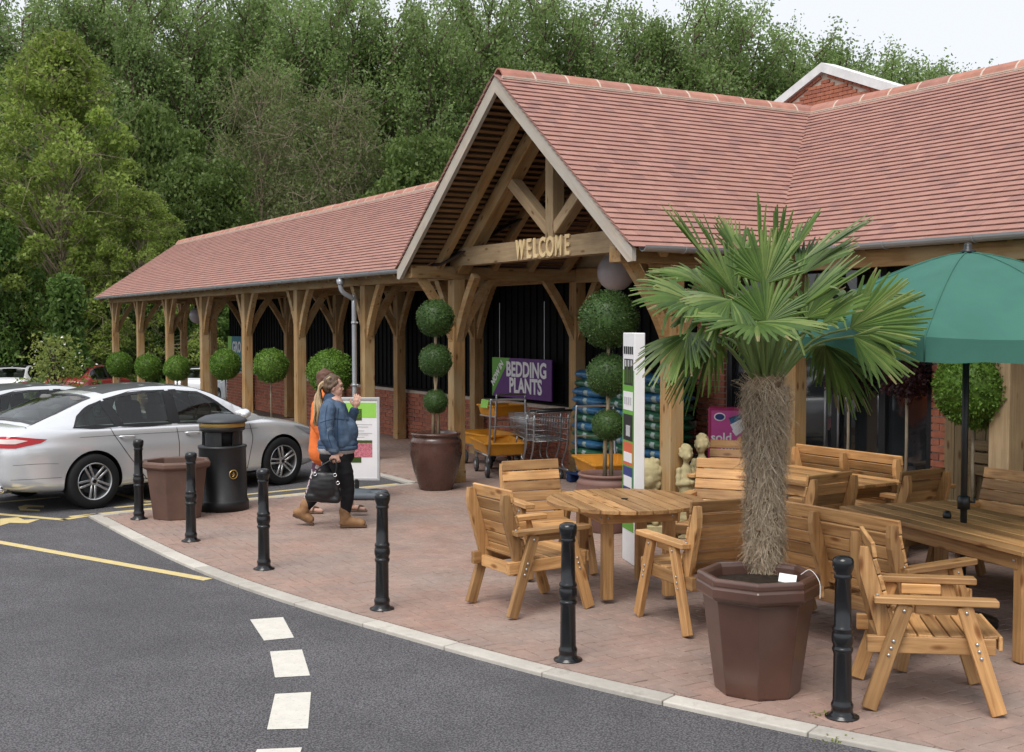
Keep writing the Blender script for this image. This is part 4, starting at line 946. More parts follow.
def trad(z): return np.interp(z, [0, .12, .3, .5, .7, 1.0, 1.18, 1.3], [.096, .09, .10, .094, .098, .118, .135, .10])
MB().lathe([(trad(z)*.92, z) for z in np.linspace(-.05, 1.27, 16)]+[(0, 1.3)], 18).build('trunk', 'trunk_core', pm, True)
gr = np.random.RandomState(5); V = []; F = []
def strand(pts, w):
    k = len(V); n = len(pts)
    for i, p in enumerate(pts):
        t = np.array(pts[min(i+1, n-1)])-np.array(pts[max(i-1, 0)]); o_ = np.array([p[0], p[1], 0]); o_ = o_/(np.linalg.norm(o_)+1e-6); s_ = np.cross(t, o_); s_ = s_/(np.linalg.norm(s_)+1e-6)*w*(1-.55*i/(n-1))
        V.append(tuple(np.array(p)-s_)); V.append(tuple(np.array(p)+s_))
    for i in range(n-1): F.append((k+2*i, k+2*i+1, k+2*i+3, k+2*i+2))
for i in range(8500):
    z = gr.uniform(.0, 1.26); q = gr.uniform(0, 2*PI); r0 = trad(z); L = gr.uniform(.06, .2); tw = gr.normal()*1.1; dn = gr.choice([-1, -1, -1, .4]); out = abs(gr.normal())*.028; pts = []
    for t in np.linspace(0, 1, 5):
        zz = z+dn*L*t; rr = r0*(.93+.06*gr.uniform())+out*math.sin(t*2.2)+.012*t+.012*gr.normal()*t; a_ = q+tw*t*L/.15*.5; pts.append((rr*math.cos(a_), rr*math.sin(a_), max(zz, .0)))
    strand(pts, gr.uniform(.0008, .0021))
for i in range(1700):         # loose wisps
    z = gr.uniform(.15, 1.25); q = gr.uniform(0, 2*PI); r0 = trad(z); L = gr.uniform(.04, .17); pts = [((r0+t*L*.45)*math.cos(q+t*.3), (r0+t*L*.45)*math.sin(q+t*.3), z-.05*t+gr.uniform(-.1, .04)*t*t) for t in np.linspace(0, 1, 5)]; strand(pts, .0008)
tag(obj('trunk_fibre', mesh('trunk_fibre', V, F, 'fibre'), pm), kind='stuff')
b = MB()
for i in range(46):       # old leaf bases
    z = .1+i*.025; q = i*2.4; r0 = trad(z)*.95; b.bar((r0*math.cos(q), r0*math.sin(q), z), ((r0+.035)*math.cos(q), (r0+.035)*math.sin(q), z+.05), .028, .008)
tag(b.build('leaf_bases', 'trunk_core', pm), kind='stuff')
def fan(hub, axis, up, rad, seed, spread=2.75, nseg=30, droop=.25, fold=.0):
    """fan blade: axis = direction of the middle segment, up = blade normal"""
    g_ = np.random.RandomState(seed); hub = Vector(hub); ax = Vector(axis).normalized(); n = Vector(up); n = (n-ax*n.dot(ax)).normalized(); sd = n.cross(ax); b = MB()
    for k in range(nseg):
        u = -1+2*(k+.5)/nseg; th = u*spread/2*1.0; L = rad*(1-.28*abs(u)**2.2)*g_.uniform(.93, 1.04); d = ax*math.cos(th)+sd*math.sin(th)
        cup = n*(.18*abs(u))+n*fold*abs(u); d = (d+cup).normalized(); w = n.cross(d).normalized(); tips = []
        hw0 = rad*spread/nseg*.52; dr = droop*g_.uniform(.6, 1.5); jj = g_.normal()*.015; stopn = 6; snap = g_.uniform() < .12
        ring = []
        for i in range(stopn+1):
            t = i/stopn; l = L*t; wd = hw0*(min(t, .52)/.52 if t < .52 else 1-.78*((t-.52)/.48)**1.3)*.86+.002
            c = hub+d*l+Vector((0, 0, -1))*dr*L*max(0, t-.35)**2*1.5+w*jj*t
            if snap and t > .72: c += Vector((0, 0, -1))*(t-.72)*L*.7-d*(t-.72)*L*.5
            rid = n*wd*.55; ring.append((c-w*wd-rid*.2, c+rid, c+w*wd-rid*.2))
        Vv = [p for r3 in ring for p in r3]; Ff = []
        for i in range(stopn):
            for j in (0, 1): Ff.append((i*3+j, i*3+j+1, i*3+3+j+1, i*3+3+j))
        b.add(Vv, Ff)
        if g_.uniform() < .1: b.I[-2:] = [1, 1]
    return mesh('leaf', b.V, b.F, ['palm_leaf', 'leaf_tip'], False, b.I)
def wp(px, py, dy):      # a point of the crown, dy metres behind the trunk
    Y = P.y+dy; return Vector(((px-512)/FPX*Y, Y, CAMH+((376-py)/FPX-PITCH)*Y))
crown0 = Vector((P.x, P.y, .6+1.26)); inv = Vector((P.x, P.y, .6))
LV = [(766, 322, -.34, 765, 284, -.3, (0, -1, .15), 2.9, .1), (728, 312, .05, 700, 275, .1, (.2, -.8, .5), 2.2, .15), (806, 318, .1, 838, 282, .15, (-.2, -.8, .5), 2.2, .15),  # hub px, hub py, depth, tip px, tip py, tip depth, blade normal, spread, droop
 (764, 284, -.30, 763, 226, -.25, (0, -1, .2), 2.5, .05), (712, 266, .10, 663, 209, .15, (.3, -.6, .7), .34, .0), (722, 262, .15, 690, 212, .2, (.3, -.6, .7), .22, .0), (800, 262, .05, 884, 213, .1, (-.75, -.5, .6), .42, .0), (760, 262, .0, 756, 192, .02, (.3, -1, 0), .14, .0), (775, 262, .1, 781, 203, .1, (-.2, -1, 0), .5, .0),
 (700, 305, -.25, 632, 290, -.45, (-.1, -.6, 1), 2.3, .35), (690, 333, -.2, 668, 376, -.5, (-.5, -.5, .8), 2.4, .3), (756, 322, -.42, 752, 338, -.95, (0, -.45, 1), 2.9, .12),
 (792, 312, -.30, 872, 266, -.45, (-.1, -.35, 1), .6, .0), (800, 300, -.20, 862, 258, -.25, (-.3, -.5, .8), .5, .0), (850, 328, -.10, 925, 296, -.15, (.15, -.9, .5), 1.9, .05), (853, 336, -.16, 915, 368, -.25, (.1, -.95, .4), 1.7, .1), (820, 325, -.35, 868, 300, -.6, (.2, -.7, .8), 2., .2),
 (705, 285, .2, 650, 262, .4, (0, -.2, 1), 2.2, .3), (740, 262, .35, 725, 215, .5, (0, .2, 1), 2.4, .1), (790, 258, .35, 812, 212, .5, (0, .3, 1), 2.3, .1), (730, 300, -.35, 690, 330, -.6, (-.3, -.8, .7), 2.4, .4),
 (715, 335, .25, 690, 395, .45, (-.4, .3, .9), 2.4, .5), (825, 345, .25, 850, 400, .4, (.5, .2, .9), 2.4, .5), (770, 300, .45, 775, 350, .8, (0, .7, .8), 2.5, .4), (845, 300, .3, 905, 290, .5, (.2, 0, 1), 2.4, .3),
 (735, 296, -.15, 705, 240, -.1, (.3, -.9, .3), 1.3, .1), (800, 275, .1, 850, 235, .25, (-.3, -.3, 1), 1.8, .1)]
def ppet(h):
    d = h-crown0; return bez([crown0+Vector((d.x*.12, d.y*.12, -.03)), crown0+d*.55+Vector((0, 0, .06)), h], 4)
for i, (hx, hy_, hd, tx, ty, td, nrm, spr, dr) in enumerate(LV):
    h = wp(hx, hy_, hd); tip = wp(tx, ty, td); rad = max(.34, min(.56, (tip-h).length)); me = fan(h-inv, tip-h, nrm, rad, 40+i, spr, int(13*spr)+3, dr*.7)
    lf = obj('leaf', me, pm)
    MB().tube([p-inv for p in ppet(h)], [.013]*4+[.009]*5, 6).build('petiole', 'petiole', lf, True)
# ---------------------------------------------------------------- cars
def carpaint(name, col, metal=.0, rough=.28):
    g = NG(name); n = g.noise(g.coord(), 900., 1.); c = g.mul(g.ramp(n, [(0, col), (1, col)]), n, .94, 1.06); g.fin(c, rough, .5, metal, Coat_Weight=.7, Coat_Roughness=.06)
carpaint('paint_silver', (.76, .77, .79), .5, .22); carpaint('paint_white', (.70, .71, .72)); carpaint('paint_red', (.28, .03, .03)); carpaint('paint_pearl', (.60, .62, .63), .3)
simple('tyre', (.014, .014, .015), .75, .3, nscale=20.); simple('alloy', (.55, .56, .57), .3, .5, metal=.8, namt=.05); simple('trim_black', (.008, .008, .009), .35, .5); simple('tail_red', (.42, .008, .012), .12, .6, namt=.05); simple('tail_white', (.75, .6, .58), .12, .6, namt=.05)
simple('lamp_clear', (.5, .52, .55), .1, .8, metal=.5, namt=.1); simple('seat_grey', (.16, .155, .15), .85, .2); simple('chrome', (.7, .7, .72), .1, .5, metal=1., namt=.02)
g = NG('car_glass'); fr = g.n.new('ShaderNodeFresnel'); fr.inputs[0].default_value = 1.4; ga = g.n.new('ShaderNodeBsdfGlossy'); ga.inputs['Roughness'].default_value = .02; tp = g.n.new('ShaderNodeBsdfTransparent'); tp.inputs[0].default_value = (.55, .62, .58, 1)
mx = g.n.new('ShaderNodeMixShader'); g.l(g.math('ADD', g.math('MULTIPLY', fr.outputs[0], .9), .03), mx.inputs[0]); g.l(tp.outputs[0], mx.inputs[1]); g.l(ga.outputs[0], mx.inputs[2]); g.l(mx.outputs[0], g.out.inputs[0])
def evalmesh(o):
    bpy.context.view_layer.update(); dg = bpy.context.evaluated_depsgraph_get(); me = bpy.data.meshes.new_from_object(o.evaluated_get(dg)); return me
def wheel_parts():
    tyre = MB().lathe([(.218, -.1), (.24, -.112), (.30, -.115), (.325, -.1), (.333, -.07), (.334, 0), (.333, .07), (.325, .1), (.30, .115), (.24, .112), (.218, .1)], 44, caps=False)
    rim = MB().lathe([(.222, -.1), (.228, -.104), (.222, -.108), (.212, -.1), (.205, -.05), (.2, .08), (.21, .1)], 44, caps=False); n0 = len(rim.V)
    for k in range(5):
        for s in (-1, 1):
            q = k*2*PI/5; a0 = q+s*.13; a1 = q+s*.155
            p0 = Vector((.045*math.cos(q+s*.5), .045*math.sin(q+s*.5), -.072)); p1 = Vector((.21*math.cos(a1), .21*math.sin(a1), -.088)); rim.bar(p0, p1, .026, .028, .004, up=(0, 0, -1))
    rim.lathe([(0, -.092), (.03, -.09), (.05, -.08), (.06, -.05), (.06, .0)], 20, caps=False)
    disc = MB().lathe([(0, -.03), (.15, -.03), (.15, -.01), (0, -.01)], 24)
    cap = MB().lathe([(0, -.097), (.024, -.096), (.028, -.088)], 16)
    T = Matrix.Rotation(-PI/2, 4, 'X')     # lathe axis z -> y (outer side -z -> +... handled per wheel)
    r_ = []
    for b, m, nm in ((tyre, 'tyre', 'tyre'), (rim, 'alloy', 'rim'), (disc, 'lid_grey', 'brake_disc'), (cap, 'trim_black', 'hub_cap')):
        me = b.mesh(nm, m, True); shade_auto(me, 40); me.transform(T); r_.append((nm, me))
    return r_
WP = wheel_parts()
CW = 'xs'
def build_car(name, paintm, label, detail=True):
    root = empty(name, (0, 0, 0), 0, label, 'car')
    ST = [(0., .60, .40, .80, .85), (.04, .72, .33, .90, .95), (.14, .80, .27, .965, 1.025), (.4, .87, .23, .985, 1.05), (.8, .905, .2, .98, 1.04), (1.07, .915, .19, .972, 1.0), (1.5, .92, .185, .96, .985), (2.2, .92, .18, .945, .965), (2.9, .92, .18, .93, .955), (3.4, .92, .18, .915, .97), (3.7, .915, .18, .90, .975), (3.95, .91, .18, .875, .945), (4.3, .88, .19, .815, .885), (4.6, .79, .22, .73, .80), (4.78, .64, .27, .65, .70), (4.85, .50, .33, .58, .61)]
    V = []; F = []
    for (x, w, zb, zs, zt) in ST:
        h = zs-zb; P = [(0, zb), (.6*w, zb), (.92*w, zb+.02), (.98*w, zb+.10), (.985*w, zb+.3*h), (1.*w, zb+.55*h), (.995*w, zb+.72*h), (.975*w, zb+.80*h), (.96*w, zb+.93*h), (.93*w, zs), (.84*w, zs+.5*(zt-zs)), (.5*w, zt-.01), (0, zt)]
        full = [(y, z) for y, z in P]+[(-y, z) for y, z in P[-2:0:-1]]
        V += [(x, y, z) for y, z in full]
    m = 24; ns = len(ST); I = []
    for i in range(ns-1):
        for k in range(m):
            F.append((i*m+k, i*m+(k+1) % m, (i+1)*m+(k+1) % m, (i+1)*m+k)); I.append(1 if (k in (10, 11, 12, 13) and 4 <= i <= 8) else (2 if k in (0, 23) else 0))
    F.append(tuple(range(m))[::-1]); F.append(tuple((ns-1)*m+k for k in range(m))); I += [0, 0]
    me = mesh('body', V, F, [paintm, 'seat_grey', 'trim_black'], True, I); o = obj('body', me); o.modifiers.new('s', 'SUBSURF').levels = 2
    cuts = []
    for x in (1.07, 3.92):
        for s in (-1, 1):
            c = obj('cut', MB().lathe([(.375, -.2), (.375, .3)], 40).mesh('cut', 'trim_black'), M=Matrix.Translation((x, s*.85, .335)) @ Matrix.Rotation(-s*PI/2, 4, 'X')); cuts.append(c)
            b = o.modifiers.new('b', 'BOOLEAN'); b.operation = 'DIFFERENCE'; b.object = c; b.solver = 'EXACT'; b.material_mode = 'TRANSFER'
    full = evalmesh(o)
    for c in cuts: bpy.data.objects.remove(c)
    o.modifiers.clear(); o.data = full; shade_auto(full, 32); o.parent = root
    bmq = bmesh.new(); bmq.from_mesh(full); bvb = BVHTree.FromBMesh(bmq); bmq.free()
    # cabin
    CS = [(.34, .72, .60, 1.035), (.5, .80, .60, 1.09), (.75, .835, .60, 1.185), (1.0, .845, .60, 1.28), (1.3, .85, .59, 1.365), (1.65, .85, .585, 1.425), (2.05, .85, .58, 1.455), (2.4, .85, .585, 1.455), (2.7, .85, .60, 1.425), (2.95, .85, .63, 1.345), (3.2, .85, .67, 1.225), (3.45, .84, .71, 1.095), (3.68, .80, .72, .975)]
    xs_ = [c[0] for c in CS]; X = np.linspace(.34, 3.68, 168)
    yb = np.interp(X, xs_, [c[1] for c in CS]); yr = np.interp(X, xs_, [c[2] for c in CS]); zc = np.interp(X, xs_, [c[3] for c in CS])
    ker = np.array([1, 3, 6, 9, 10, 9, 6, 3, 1.]); ker /= ker.sum(); sm = lambda v: np.convolve(np.pad(v, 4, mode='reflect', reflect_type='odd'), ker, 'valid')
    for _ in range(3): yb, yr, zc = sm(yb), sm(yr), sm(zc)
    zbel = np.interp(X, [.34, 1, 2, 3, 3.7], [.99, .975, .955, .93, .90])-.01; NV = 40; V = []; F = []
    for i in range(len(X)):
        h = max(.03, zc[i]-zbel[i]); e = min(1, h/.2); y1 = yr[i]*e+yb[i]*.93*(1-e)
        key = [(yb[i]-.0, zbel[i]), (yb[i]-.02, zbel[i]+.04*e), (y1+.055*e, zc[i]-.105*min(1, h/.3)), (y1+.02*e, zc[i]-.06*min(1, h/.3)), (y1-.05, zc[i]-.03), (y1*.55, zc[i]-.008), (0, zc[i])]
        L = [0]
        for a_, b_ in zip(key, key[1:]): L.append(L[-1]+math.hypot(b_[0]-a_[0], b_[1]-a_[1]))
        tt = np.linspace(0, L[-1], NV//2+1); ky = np.interp(tt, L, [k[0] for k in key]); kz = np.interp(tt, L, [k[1] for k in key])
        row = [(X[i], -a_, b_) for a_, b_ in zip(ky, kz)]+[(X[i], a_, b_) for a_, b_ in zip(ky[-2::-1], kz[-2::-1])]; V += row
    mm = NV+1
    for i in range(len(X)-1):
        for k in range(mm-1): F.append((i*mm+k, i*mm+k+1, (i+1)*mm+k+1, (i+1)*mm+k))
    bm = bmesh.new(); vs = [bm.verts.new(v) for v in V]
    for f in F: bm.faces.new([vs[i] for i in f])
    bmesh.ops.recalc_face_normals(bm, faces=bm.faces); bvc = BVHTree.FromBMesh(bm)
    rz_ = lambda x: float(np.interp(x, X, zc))
    WIN = [[(.86, 1.0), (1.40, .985), (1.30, 1.275), (1.15, 1.215), (.98, 1.12)], [(1.50, .985), (2.16, .97), (2.20, 1.375), (1.75, 1.36), (1.38, 1.30)], [(2.30, .965), (3.28, .945), (3.22, 1.0), (2.95, 1.19), (2.72, 1.32), (2.31, 1.375)]]
    SCR = [[(.46, -.58), (.46, .58), (1.22, .50), (1.22, -.50)], [(2.84, -.55), (2.84, .55), (3.56, .66), (3.56, -.66)]]
    dele = []
    for f in bm.faces:
        c = f.calc_center_median()
        if abs(c.y) > .54 and any(inside(w, c.x, c.z) for w in WIN): dele.append(f)
        elif any(inside(w, c.x, c.y) for w in SCR) and c.z > 1.0: dele.append(f)
    bmesh.ops.delete(bm, geom=dele, context='FACES'); me = bpy.data.meshes.new('roof'); bm.to_mesh(me); bm.free(); me.materials.append(MT[paintm]); me.polygons.foreach_set('use_smooth', [True]*len(me.polygons)); obj('roof', me, root)
    def patch(nm, poly, o3, u, v, d, mat, bvh, off=.004, cuts_=4, parent=root, ring=0., ringmat='trim_black'):
        u, v, d = Vector(u), Vector(v), Vector(d).normalized()
        def hit(p, q, off=off):
            s = Vector(o3)+u*p+v*q-d*4; h = bvh.ray_cast(s, d, 8)
            return (h[0]-d*off) if h[0] else None
        bm = bmesh.new(); f = bm.faces.new([bm.verts.new((p, q, 0)) for p, q in poly]); bmesh.ops.triangulate(bm, faces=[f]); bmesh.ops.subdivide_edges(bm, edges=bm.edges[:], cuts=cuts_, use_grid_fill=True)
        bad = []
        for w in bm.verts:
            h = hit(w.co.x, w.co.y)
            if h is None: bad.append(w)
            else: w.co = h
        bmesh.ops.delete(bm, geom=bad, context='VERTS'); bm.normal_update(); bmesh.ops.reverse_faces(bm, faces=[f for f in bm.faces if f.normal.dot(d) > 0]); me = bpy.data.meshes.new(nm); bm.to_mesh(me); bm.free(); me.materials.append(MT[mat]); me.polygons.foreach_set('use_smooth', [True]*len(me.polygons)); po = obj(nm, me, parent)
        if ring:
            P = [Vector((p, q)) for p, q in poly]; dn = []
            for a_, b_ in zip(P, P[1:]+P[:1]):
                for t in np.linspace(0, 1, 8, endpoint=False): dn.append(a_.lerp(b_, t))
            cc = sum(dn, Vector((0, 0)))/len(dn); V = []; F = []
            for w in dn:
                e = (w-cc).normalized()*ring; 
                for q in (w-e*.55, w+e): h = hit(q.x, q.y, .007); V.append(h if h is not None else (V[-2] if len(V) > 1 else Vector()))
            n = len(dn)
            for i in range(n): F.append((2*i, 2*i+1, 2*((i+1) % n)+1, 2*((i+1) % n)))
            obj('window_frame', mesh('window_frame', V, F, ringmat), po)
        return po
    for s in (-1, 1):
        for w in WIN: patch('side_window', w, (0, 0, 0), (1, 0, 0), (0, 0, 1), (0, -s, 0), 'car_glass', bvc, ring=.028)
        for pl in ([(2.15, .965), (2.32, .96), (2.33, 1.372), (2.19, 1.372)], [(1.38, .975), (1.52, .975), (1.41, 1.295), (1.28, 1.27)]): patch('pillar_trim', pl, (0, 0, 0), (1, 0, 0), (0, 0, 1), (0, -s, 0), 'trim_black', bvc, off=.006)
    for w in SCR: patch('windscreen', w, (0, 0, 0), (1, 0, 0), (0, 1, 0), (0, 0, -1), 'car_glass', bvc, ring=.04)
    patch('roof_panel', [(1.42, -.5), (1.42, .5), (2.72, .5), (2.72, -.5)], (0, 0, 0), (1, 0, 0), (0, 1, 0), (0, 0, -1), 'trim_black', bvc, off=.004)
    # interior
    for x in (1.35, 2.45):
        for s in (-1, 1):
            y = s*.36; b = MB(); b.box((x-.12, y, 1.0), (.13, .46, .42), (0, -.25, 0), .03); b.box((x-.2, y, 1.26), (.09, .24, .15), (0, -.2, 0), .03); b.build('seat', 'seat_grey', root)
    b = MB().tube([(2.98+.06*math.sin(t), -.36+.17*math.cos(t), 1.0+.16*math.sin(t)) for t in np.linspace(0, 2*PI, 25)], .016, 6); b.box((3.02, -.36, .99), (.04, .3, .04)); b.box((3.35, 0, .94), (.4, 1.4, .1), ch=.03); b.build('steering_wheel', 'trim_black', root)
    # wheels
    for x in (1.07, 3.92):
        for s in (-1, 1):
            w = bpy.data.objects.new('wheel', None); link(w, root); w.location = (x, s*.81, .334); w.rotation_euler = (0, random.uniform(0, 6), 0) if s < 0 else (0, random.uniform(0, 6), PI)
            for nm, me_ in WP: obj(nm, me_, w)
    # lamps, handles, mirrors, seams, painted crease shade, plates
    sq = math.sqrt(.5)
    for s in (-1, 1):
        tl = [(.40, .80), (.40, .925), (.62, .935), (.96, .88), (.90, .84), (.66, .795)]
        t_ = patch('tail_lamp', tl, (0, 0, 0), (sq, s*sq, 0), (0, 0, 1), (sq, -s*sq, 0), 'tail_red', bvb, off=.012)
        patch('tail_lamp_lens', [(.46, .85), (.46, .90), (.66, .90), (.78, .875), (.66, .845)], (0, 0, 0), (sq, s*sq, 0), (0, 0, 1), (sq, -s*sq, 0), 'tail_white', bvb, off=.018, parent=t_)
        patch('head_lamp', [(3.75, .70), (3.62, .79), (3.28, .81), (3.40, .77), (3.62, .68)], (0, 0, 0), (sq, s*sq, 0), (0, 0, 1), (-sq, -s*sq, 0), 'lamp_clear', bvb, off=.008) if False else None
        hl = [(-2.62, .735), (-2.40, .82), (-2.36, .79), (-2.66, .665), (-3.0, .62), (-3.02, .66)]
        patch('head_lamp', [(-2.33, .815), (-2.45, .80), (-2.78, .70), (-2.95, .635), (-2.98, .60), (-2.75, .61), (-2.52, .70)], (0, 0, 0), (-sq, s*sq, 0), (0, 0, 1), (-sq, -s*sq, 0), 'lamp_clear', bvb, off=.008)
        if detail:
            def seam_or_crease(pts, w=.0045):
                V = []; F = []; pl = bez([(p, 0, q) for p, q in pts], 8); pr = None
                for i, p in enumerate(pl):
                    t = (pl[min(i+1, len(pl)-1)]-pl[max(i-1, 0)]).normalized(); n = Vector((-t.z, 0, t.x))*w
                    for q in (p-n, p+n):
                        h = bvb.ray_cast(Vector((q.x, s*3, q.z)), Vector((0, -s, 0)), 5); V.append((h[0]+Vector((0, s*.0012, 0))) if h[0] else Vector((q.x, s*.92, q.z)))
                for i in range(len(pl)-1): F.append((2*i, 2*i+1, 2*i+3, 2*i+2))
                obj('seam_or_crease_shade', mesh('seam_or_crease_shade', V, F, 'trim_black'), root)
            seam_or_crease([(1.32, .955), (1.36, .86), (1.52, .62), (1.70, .40), (1.78, .30)]); seam_or_crease([(2.24, .93), (2.25, .7), (2.24, .30)]); seam_or_crease([(3.38, .89), (3.40, .7), (3.36, .5), (3.32, .30)]); seam_or_crease([(1.75, .295), (2.5, .29), (3.33, .295)])
            seam_or_crease([(.9, .875), (1.6, .865), (2.6, .845), (3.5, .82)], .002); seam_or_crease([(.12, .60), (.4, .60), (.62, .585)], .002); seam_or_crease([(.10, .43), (.4, .425), (.66, .42)], .002)  # thin dark strips painted in for the shade of side and bumper creases
            for x, z in ((1.52, .845), (2.46, .83)):
                h = bvb.ray_cast(Vector((x, s*3, z)), Vector((0, -s, 0)), 5)[0]; b = MB().tube(bez([(x-.1, h.y-s*.004, z+.003), (x-.07, h.y+s*.028, z+.006), (x+.07, h.y+s*.028, z), (x+.1, h.y-s*.004, z-.003)], 4), .013, 8); b.build('door_handle', paintm, root, True)
        MB().lathe([(0, -.0), (.06, .0), (.085, .03), (.08, .10), (.05, .135), (0, .145)], 16).build('wing_mirror', paintm, root, True, M=Matrix.Translation((3.17, s*.90, 1.01)) @ Matrix.Rotation(PI/2-.2, 4, 'Y') @ Matrix.Diagonal((.85, 1.5, 1.2, 1)))
        b = MB().tube([(-.01, s*.55, .30), (.2, s*.55, .30)], .045, 14); b.build('exhaust_pipe', 'chrome', root, True)
    patch('rear_bumper_trim', [(-.62, .27), (.62, .27), (.60, .42), (-.60, .42)], (0, 0, 0), (0, 1, 0), (0, 0, 1), (1, 0, 0), 'trim_black', bvb, off=.004)
    patch('grille', [(-.42, .36), (.42, .36), (.48, .56), (-.48, .56)], (0, 0, 0), (0, 1, 0), (0, 0, 1), (-1, 0, 0), 'trim_black', bvb, off=.004)
    simple('plate_yellow', (.75, .55, .05), .5) if 'plate_yellow' not in MT else None
    MB().box((-.035, 0, .70), (.012, .52, .11)).build('number_plate', 'plate_yellow', root)
    patch('sill_trim', [(1.48, .20), (3.5, .20), (3.5, .245), (1.48, .245)], (0, 0, 0), (1, 0, 0), (0, 0, 1), (0, 1, 0), 'trim_black', bvb, off=.003)
    return root
HD = math.atan2(2.18, 1.885); h_ = Vector((math.cos(HD), math.sin(HD), 0)); r_ = Vector((h_.y, -h_.x, 0))
car = build_car('silver_car', 'paint_silver', 'silver saloon car parked beside the bollards and litter bin'); org = Vector((-5.12, 14.54, 0))-h_*1.07-r_*.79
car.location = (org.x, org.y, -.03); car.rotation_euler = (0, 0, HD)
def recolour(src, name, m, label, loc, ang, sc=(1, 1, 1)):
    c = copy_tree(src); c.name = name; c['label'] = label; c.location = loc; c.rotation_euler = (0, 0, ang); c.scale = sc
    for ch in c.children:
        if ch.name.split('.')[0] in ('body', 'roof', 'wing_mirror', 'door_handle'):
            ch.data = ch.data.copy(); ch.data.materials[0] = MT[m]
    return c
o2 = org-r_*2.75-h_*.1; recolour(car, 'pale_car', 'paint_pearl', 'pale car parked in the next bay behind the silver saloon', (o2.x, o2.y, -.12), HD)
def far(px, Y, ang, m, name, label, sc=(1, 1, 1)):
    x = (px-512)/FPX*Y; recolour(car, name, m, label, (x, Y, ground_z(x, Y)), ang, sc)
far(60, 43, R(80), 'paint_red', 'red_car', 'red hatchback seen from behind the flowering shrub', (.85, .97, 1.06))
far(115, 47, R(172), 'paint_white', 'white_car', 'white car side on beyond the red hatchback', (.95, 1, 1.))
far(3, 43, R(100), 'paint_white', 'white_hatchback', 'white hatchback parked next to the flowering shrub beyond the pale car', (.85, .97, 1.04))
far(186, 45, R(84), 'paint_white', 'white_estate_car', 'white car glimpsed through the open end of the arcade', (.9, .97, 1.06))
far(152, 50, R(85), 'paint_silver', 'silver_hatchback', 'silver car parked behind the arcade ball topiaries', (.85, .97, 1.02))
# ---------------------------------------------------------------- people
g = NG('skin'); c = g.mul(g.ramp(g.noise(g.coord(), 12.), [(.3, (.56, .33, .25)), (.7, (.62, .38, .29))]), g.noise(g.coord(), 40.), .95, 1.05); g.fin(c, .5, .35)
g = NG('denim'); co = g.coord(); n = g.noise(co, 5., 4.); n2 = g.noise(co, 260., 2.); c = g.ramp(n, [(.32, (.032, .06, .11)), (.7, (.105, .155, .23))]); c = g.mul(c, n2, .8, 1.2); g.bump(g.math('ADD', g.math('MULTIPLY', n2, .3), g.noise(co, 16., 3.)), .5, .01); g.fin(c, .85, .2)
simple('jersey_grey', (.42, .41, .42), .9, .2, nscale=20., bscale=18., bst=.4); simple('leggings_black', (.008, .008, .010), .8, .3, bscale=14., bst=.4); simple('boot_tan', (.28, .155, .075), .7, .3, nscale=14., namt=.3, bscale=40., bst=.3); simple('sole_dark', (.10, .055, .03), .8)
simple('orange_top', (.80, .20, .055), .8, .2, nscale=9., namt=.08, bscale=14., bst=.35); simple('bag_leather', (.009, .009, .010), .42, .5, nscale=12., bscale=22., bst=.3); simple('sandal', (.12, .075, .045), .7)
g = NG('hair_blonde'); n = g.noise(g.coord('Object', (30, 30, 4)), 3., 4.); g.fin(g.ramp(n, [(.3, (.30, .20, .10)), (.7, (.58, .44, .27))]), .5, .4); g.bump(n, .6, .01)
g = NG('hair_dark'); n = g.noise(g.coord('Object', (30, 30, 5)), 3., 4.); g.fin(g.ramp(n, [(.3, (.05, .032, .02)), (.7, (.16, .10, .058))]), .5, .4); g.bump(n, .6, .01)
g = NG('hair_brown'); n = g.noise(g.coord('Object', (30, 30, 5)), 3., 4.); g.fin(g.ramp(n, [(.3, (.06, .025, .015)), (.7, (.16, .07, .04))]), .5, .4); g.bump(n, .6, .01)
g = NG('print_leggings'); v = g.voro(g.coord(), 38.); g.fin(g.ramp(v.outputs['Color'], [(.3, (.55, .5, .5)), (.5, (.1, .05, .08)), (.75, (.4, .12, .16))], 'CONSTANT'), .85, .2)
simple('eye_dark', (.02, .015, .012), .2, .6); simple('lip', (.42, .14, .12), .5)
def cap(p0, p1, r0, r1, n=14):
    p0, p1 = Vector(p0), Vector(p1); b = MB(); P = []; Rr = []
    d = (p1-p0); L = d.length; d = d/L if L > 1e-6 else Vector((0, 0, 1))
    for k in range(5): t = -math.cos(k/5*PI/2); P.append(p0+d*r0*t); Rr.append(max(.0008, r0*math.sin(k/5*PI/2)))
    for k in range(6): P.append(p0.lerp(p1, k/5)); Rr.append(r0+(r1-r0)*k/5)
    for k in range(4, -1, -1): t = math.cos(k/5*PI/2); P.append(p1+d*r1*t); Rr.append(max(.0008, r1*math.sin(k/5*PI/2)))
    b.tube(P, Rr, n); return b.V, b.F
def ell(c, r, rot=(0, 0, 0)):
    bm = bmesh.new(); bmesh.ops.create_icosphere(bm, subdivisions=3, radius=1); M = Matrix.Translation(c) @ Euler(rot).to_matrix().to_4x4() @ Matrix.Diagonal((*r, 1)); V = [M @ v.co for v in bm.verts]; F = [tuple(v.index for v in f.verts) for f in bm.faces]; bm.free(); return V, F
def chain(pts): return [cap(a[:3], b[:3], a[3], b[3]) for a, b in zip(pts, pts[1:])]
